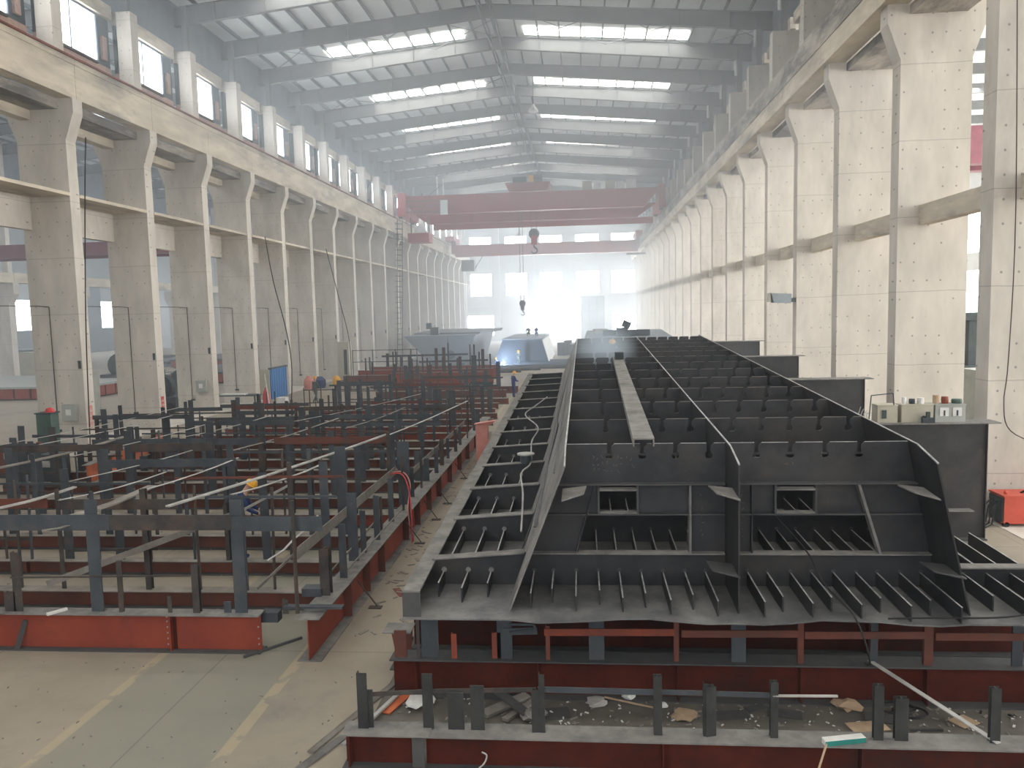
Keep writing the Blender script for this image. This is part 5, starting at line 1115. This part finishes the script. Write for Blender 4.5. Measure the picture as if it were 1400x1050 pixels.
scrap('cardboard_piece', (5.0, 10.5, .01), .3, .24, .015, .5, CARD, 'square brown cardboard piece under the slanting strip', 'cardboard')
scrap('cardboard_piece', (3.7, 10.32, .01), .5, .25, .01, .2, CARD, 'flat brown cardboard sheet behind the green carton', 'cardboard')
for j, (x, y, w, l, r) in enumerate(((1.95, 10.55, .5, .22, .12), (2.7, 10.62, .45, .22, -.2), (3.95, 10.55, .4, .24, -.25), (2.35, 10.75, .3, .16, .4))):
    scrap('steel_plate', (x, y, .004), w, l, .02, r, MILL_D, '%s thin dark plate offcut among those lying between the front girders' % ('leftmost large', 'middle', 'rightmost', 'rear left')[j], 'plate')
for j in range(3): scrap('slag_piece', (5.0+j*.35, 10.7+.08*(j % 2), 0), .07, .03, .02, j, BLACK, '%s small black slag lump at right between the front girders' % ('left', 'middle', 'right')[j], 'slag')
def strip3d(name, a, b, w, h, m, label, cat):
    o = MB().beam(a, b, w, h).build(name, m, origin=a); tag(o, label, cat)
strip3d('flat_bar', (3.95, 11.0, .62), (4.75, 9.15, .48), .07, .012, BARL, 'pale flat bar slanting from the second girder down to the front girder', 'steel bar')
strip3d('hose_piece', (.25, 10.9, .06), (.92, 10.7, .02), .02, .02, CARD, 'thin tan stick on the floor between the front girders', 'stick')
t = thing('electrode_box', (3.0, 9.12, ZN), 'green and white welding rod carton lying on the front girder', 'carton')
c = Matrix.Rotation(.22, 4, 'Z')
o = MB().box(-.25, .25, -.05, .05, 0, .06).build('carton_side', GREENC, None); o.parent = t; o.location = (.0, 0, .002); o.rotation_euler = (0, 0, .22)
o = MB().box(-.25, .25, -.05, .05, .06, .065).build('carton_top', WHITE, None); o.parent = t; o.location = (.0, 0, .002); o.rotation_euler = (0, 0, .22)
o = MB().box(-.255, -.25, -.04, .04, .0, .06).build('carton_end', WHITE, None); o.parent = t; o.location = (0, 0, .002); o.rotation_euler = (0, 0, .22)
strip3d('wooden_stick', (2.78, 9.03, .5), (2.55, 8.82, .02), .018, .018, CARD, 'thin wooden stick leaning against the front girder below the carton', 'stick')
strip3d('steel_rod', (4.16, 10.25, .02), (4.63, 10.27, .02), .03, .03, MILL_D, 'short dark rod on the floor right of the twin posts', 'rod')
strip3d('wood_lath', (.9, 8.9, .02), (1.9, 8.75, .08), .12, .02, CARD, 'split wooden lath lying at the lower edge in front of the nearest girder', 'lath')
scrap('steel_plate', (-.95, 8.85, .0), .22, .3, .012, .3, POST_B, 'small rusty plate leaning on the nearest girder', 'plate', .5)
tube_obj('wire', [(-2.2, 8.8, .02), (-1.6, 8.9, .02), (-1.3, 8.98, .12), (-1.22, 9.0, .25), (-1.28, 9.0, .3)], .01, BARL, 'bent pale wire in front of the nearest girder', 'wire')
for j, (x, y) in enumerate(((4.4, 10.72), (4.25, 10.8))):
    pts = [(x+.22*math.cos(a)*(1+.1*j), y+.16*math.sin(a), .02+.02*j) for a in [i*.5 for i in range(14)]]
    tube_obj('cable_coil', pts, .014, BLACK, ('inner', 'outer')[j]+' loop of black cable lying behind the twin posts', 'cable')
scrap('white_stick', (-9.02, 12.32, .66), .06, .32, .04, -.6, WHITE, 'small white block lying on the nearest red girder at left', 'block')
strip3d('steel_rod', (-5.65, 12.1, .02), (-4.95, 12.9, .02), .04, .04, MILL_D, 'dark rod on the floor between the bright red girder and the edge girder', 'rod')
scrap('steel_plate', (-3.75, 15.2, .0), .14, .5, .01, .5, RUST, 'curved rusty plate on the aisle floor beside the edge girder', 'plate')
scrap('steel_plate', (-3.05, 12.9, .0), .14, .08, .05, 0, BLACK, 'small black block on the aisle floor', 'block')
rr = random.Random(77)
mb = MB()
for i in range(520):
    if i < 200: x, y = rr.uniform(-2.7, 6.5), rr.uniform(10.1, 10.95)
    elif i < 360: x, y = rr.uniform(-4.2, -2.8), rr.uniform(13, 30)
    elif i < 420: x, y = rr.uniform(-9, -3.5), rr.uniform(8.8, 12)
    else: x, y = rr.uniform(-16, -5), rr.uniform(13, 34)
    s = rr.uniform(.01, .05) if i < 200 or i >= 360 else rr.uniform(.02, .12); a = rr.uniform(0, 3.1)
    if 360 <= i < 420: s *= .5
    mb.beam((x, y, .008), (x+math.cos(a)*s*rr.uniform(1, 3), y+math.sin(a)*s*2, .012), s*.6, .012)
o = mb.build('floor_debris', BARW); tag(o, 'small metal offcuts and dirt scattered over the floor', 'debris', kind='stuff')
mb = MB()
for i in range(120):
    x, y = rr.uniform(-2.7, 6.5), rr.uniform(10.1, 10.95); s = rr.uniform(.008, .028); a = rr.uniform(0, 3.1)
    mb.beam((x, y, .008), (x+math.cos(a)*s*2, y+math.sin(a)*s*2, .014), s, .01)
o = mb.build('paper_scraps', WHITE); tag(o, 'tiny white paper scraps scattered between the front girders', 'scraps', kind='stuff')

# ------------------------------------------------------------ people
def person(loc, rot, pose, cloth, label, helmet=True, s=1.0):
    """pose: dict of joints in metres, facing +y"""
    J = dict(pelvis=(0, 0, .93), waist=(0, 0, 1.08), chest=(0, .01, 1.3), neck=(0, 0, 1.46), head=(0, .02, 1.56), top=(0, .02, 1.68),
             shl=(-.18, 0, 1.4), ell=(-.22, .02, 1.12), wrl=(-.22, .12, .9), hal=(-.22, .16, .82), shr=(.18, 0, 1.4), elr=(.22, .02, 1.12), wrr=(.22, .12, .9), har=(.22, .16, .82),
             hil=(-.09, 0, .88), knl=(-.1, .02, .48), anl=(-.1, 0, .09), tol=(-.1, .17, .04), hir=(.09, 0, .88), knr=(.1, .02, .48), anr=(.1, 0, .09), tor=(.1, .17, .04))
    J.update(pose)
    Rr = dict(pelvis=.15, waist=.135, chest=.155, neck=.06, head=.095, top=.085, shl=.075, ell=.05, wrl=.035, hal=.035, shr=.075, elr=.05, wrr=.035, har=.035,
              hil=.1, knl=.065, anl=.05, tol=.04, hir=.1, knr=.065, anr=.05, tor=.04)
    E = [('pelvis', 'waist'), ('waist', 'chest'), ('chest', 'neck'), ('neck', 'head'), ('head', 'top'), ('chest', 'shl'), ('shl', 'ell'), ('ell', 'wrl'), ('wrl', 'hal'), ('chest', 'shr'), ('shr', 'elr'), ('elr', 'wrr'), ('wrr', 'har'),
         ('pelvis', 'hil'), ('hil', 'knl'), ('knl', 'anl'), ('anl', 'tol'), ('pelvis', 'hir'), ('hir', 'knr'), ('knr', 'anr'), ('anr', 'tor')]
    names = list(J); co = [Vector(J[k]) for k in names]; ed = [(names.index(a), names.index(b)) for a, b in E]
    rad = [Rr[k] for k in names]
    # fingers and nose
    fing = {}
    for side, hn, wn in (('l', 'hal', 'wrl'), ('r', 'har', 'wrr')):
        h = Vector(J[hn]); d = (h-Vector(J[wn])).normalized(); sd = Vector((1, 0, 0))
        for i in range(5):
            off = sd*(-.03+.015*i); ln = (.06, .08, .085, .075, .06)[i]
            if i == 0: a = h+sd*-.03; b = a+sd*-.03+d*.03
            else: a = h+off*.8+d*.02; b = a+d*ln*.5+Vector((0, 0, -.02))
            n = len(co); co += [a, b]; rad += [.01, .008]; ed += [(names.index(hn), n), (n, n+1)]
    me = bpy.data.meshes.new('body'); me.from_pydata([tuple(c) for c in co], ed, [])
    o = bpy.data.objects.new('body', me); COL.objects.link(o)
    md = o.modifiers.new('skin', 'SKIN'); sv = me.skin_vertices[0].data
    for i, r in enumerate(rad): sv[i].radius = (r, r*(.8 if i < 3 else 1)); sv[i].use_root = (i == 0)
    ms = o.modifiers.new('sub', 'SUBSURF'); ms.levels = 1; ms.render_levels = 1
    dg = bpy.context.evaluated_depsgraph_get(); dg.update(); ev = o.evaluated_get(dg)
    m2 = bpy.data.meshes.new_from_object(ev); o.modifiers.clear(); o.data = m2
    m2.materials.clear(); m2.materials.append(cloth); m2.materials.append(SKIN)
    hd = Vector(J['head']); nk = Vector(J['neck'])
    for p in m2.polygons:
        c = p.center; p.use_smooth = True
        if (c-hd).length < .16 or (c-Vector(J['top'])).length < .13 or (c-Vector(J['hal'])).length < .09 or (c-Vector(J['har'])).length < .09: p.material_index = 1
    t = thing('person', loc, label, 'person'); t.rotation_euler = (0, 0, rot); t.scale = (s, s, s)
    o.parent = t
    up = (Vector(J['top'])-hd).normalized(); fw = Vector((0, 1, 0)); fw = (fw-up*fw.dot(up)).normalized()
    sdv = fw.cross(up)
    f = MB(); f.cyl(hd+fw*.09, hd+fw*.135-up*.02, .022, 6, .012); fo = f.build('nose', SKIN); fo.parent = t
    f = MB()
    for q in (-.035, .035): f.cyl(hd+fw*.092+sdv*q+up*.03, hd+fw*.105+sdv*q+up*.03, .012, 6)
    fo = f.build('eyes', BLACK); fo.parent = t
    if helmet:
        h = MB(); n = 12; cc = Vector(J['top'])-up*.03
        prof = [(.155, 0), (.13, .02), (.125, .06), (.09, .11), (.03, .135)]
        vs = []; fs = []
        for (r, z) in prof:
            for i in range(n):
                a = 2*math.pi*i/n; vs.append(cc+(sdv*math.cos(a)+fw*math.sin(a))*r+up*z)
        for j in range(len(prof)-1):
            for i in range(n): fs.append((j*n+i, j*n+(i+1) % n, (j+1)*n+(i+1) % n, (j+1)*n+i))
        fs += [tuple(range(n))[::-1], tuple(range((len(prof)-1)*n, len(prof)*n))]
        h.add(vs, fs); ho = h.build('helmet', YELLOW if helmet is True else helmet); ho.parent = t
    return t
stand = {}
walk = dict(knl=(-.1, .16, .5), anl=(-.1, .22, .1), tol=(-.1, .38, .06), knr=(.1, -.02, .48), anr=(.1, -.28, .14), tor=(.1, -.14, .04), wrl=(-.24, -.02, .9), hal=(-.24, -.02, .82), elr=(.23, .06, 1.13), wrr=(.22, .25, 1.0), har=(.22, .32, .96))
bend = dict(pelvis=(0, -.12, .88), waist=(0, -.02, 1.0), chest=(0, .2, 1.14), neck=(0, .34, 1.2), head=(0, .43, 1.22), top=(0, .5, 1.31), shl=(-.18, .26, 1.14), ell=(-.24, .36, .9), wrl=(-.16, .5, .74), hal=(-.14, .54, .68), shr=(.18, .26, 1.14), elr=(.24, .36, .9), wrr=(.16, .5, .74), har=(.14, .54, .68),
            hil=(-.1, -.12, .84), hir=(.1, -.12, .84), knl=(-.12, .06, .46), knr=(.12, .06, .46), anl=(-.12, -.04, .09), anr=(.12, -.04, .09), tol=(-.12, .13, .04), tor=(.12, .13, .04))
stoop = dict(chest=(0, .08, 1.28), neck=(0, .15, 1.42), head=(0, .22, 1.49), top=(0, .29, 1.59), shl=(-.2, .1, 1.36), shr=(.2, .1, 1.36), ell=(-.26, .22, 1.1), wrl=(-.18, .42, .98), hal=(-.16, .48, .96), elr=(.26, .22, 1.1), wrr=(.18, .42, .98), har=(.16, .48, .96))
crouch = dict(pelvis=(0, -.12, .38), waist=(0, -.06, .52), chest=(0, .06, .74), neck=(0, .14, .88), head=(0, .2, .95), top=(0, .24, 1.05), shl=(-.18, .1, .82), ell=(-.24, .26, .62), wrl=(-.14, .45, .52), hal=(-.12, .5, .48), shr=(.18, .1, .82), elr=(.24, .26, .62), wrr=(.14, .45, .52), har=(.12, .5, .48),
              hil=(-.1, -.1, .36), hir=(.1, -.1, .36), knl=(-.15, .28, .48), knr=(.15, .28, .48), anl=(-.13, .04, .09), anr=(.13, .04, .09), tol=(-.13, .2, .04), tor=(.13, .2, .04))
work = dict(elr=(.23, .1, 1.14), wrr=(.12, .3, 1.1), har=(.1, .36, 1.1), ell=(-.23, .1, 1.14), wrl=(-.12, .3, 1.08), hal=(-.1, .36, 1.08), head=(0, .06, 1.55), top=(0, .09, 1.66))
person((-7.98, 17.25, .0), math.radians(-70), stoop, OVERALL, 'worker in dark blue overalls and orange helmet bending among the frames of the left jig', True, 1.12)
person((-17.2, 49.3, 0), math.radians(-30), walk, OVERALL_G, 'worker in grey green overalls and yellow helmet walking near the left columns')
person((-4.45, 50.9, 0), math.radians(-60), work, OVERALL, 'worker in blue overalls and orange helmet standing beside the far corner of the big segment')
person((-8.3, 77.6, 0), math.radians(90), crouch, OVERALL, 'crouching welder in blue among the pipes in front of the far box segments')
person((-6.3, 79.0, 0), math.radians(160), work, OVERALL_G, 'worker with a yellow helmet standing against the dark far box segment')
person((1.3, 33.4, 2.6), math.radians(180), work, OVERALL_G, 'worker down inside the far end of the big segment, only the yellow helmet showing')
person((5.45, 19.3, 1.72), math.radians(200), work, OVERALL_G, 'worker hidden behind the right slanted web, only the orange helmet showing')
person((-35.6, 58.6, 1.0) if False else (-43.0, 60.5, 1.0), math.radians(-120), crouch, OVERALL_G, 'crouching worker with a pale helmet on the low platform in the side hall')
person((-33.8, 68.5, 1.0), math.radians(200), work, OVERALL, 'worker in blue standing on the second low platform in the side hall')
person((-5.7, 86, 2.87), math.radians(20), crouch, OVERALL_G, 'left one of two people crouching on top of the far dark box segment', False)
person((-4.9, 86.2, 2.87), math.radians(-10), crouch, OVERALL, 'right one of two people crouching on top of the far dark box segment', False)
# welding spark
t = thing('welding_arc', (-7.7, 77.7, .55), 'bright blue white welding arc beside the crouching welder', 'arc')
MB().lathe((-7.7, 77.6, .5), [(.03, 0), (.09, .08), (.03, .16)], 8).build('arc_flame', emis('arc_flame', (.7, .8, 1.0), 60), t)
pl_ = bpy.data.lights.new('arc_light', 'POINT'); pl_.energy = 900; pl_.color = (.6, .75, 1.0); pl_.shadow_soft_size = .1
po_ = bpy.data.objects.new('arc_light', pl_); COL.objects.link(po_); po_.location = (-7.7, 77.4, .75)
MB().cyl((-8.2, 77.65, .62), (-7.75, 77.62, .56), .025, 6).build('torch', DARKM, t)
make_haze()
# welding smoke rising out of the far left cells of the big segment
def smoke():
    m = bpy.data.materials.new('welding_smoke'); m.use_nodes = True; nt = m.node_tree; nt.nodes.remove(nt.nodes['Principled BSDF']); N = nt.nodes
    v = N.new('ShaderNodeVolumePrincipled'); v.inputs['Color'].default_value = (.78, .9, 1, 1)
    tc = N.new('ShaderNodeTexCoord'); ln = N.new('ShaderNodeVectorMath'); ln.operation = 'LENGTH'; nt.links.new(tc.outputs['Object'], ln.inputs[0])
    mr = N.new('ShaderNodeMapRange'); mr.inputs[1].default_value = 1.0; mr.inputs[2].default_value = .2; mr.inputs[3].default_value = 0; mr.inputs[4].default_value = .30
    nt.links.new(ln.outputs['Value'], mr.inputs[0]); nt.links.new(mr.outputs[0], v.inputs['Density']); nt.links.new(v.outputs[0], N['Material Output'].inputs['Volume'])
    me = bpy.data.meshes.new('smoke_puff'); bm = bmesh.new(); bmesh.ops.create_icosphere(bm, subdivisions=3, radius=1.0); bm.to_mesh(me); bm.free(); me.materials.append(m)
    o = bpy.data.objects.new('smoke_puff', me); o.location = (.75, 27.5, 4.25); o.scale = (1.25, 3.0, 1.0); COL.objects.link(o)
    tag(o, 'pale blue welding smoke rising from the far left cells of the big segment', 'smoke', kind='stuff')
smoke()
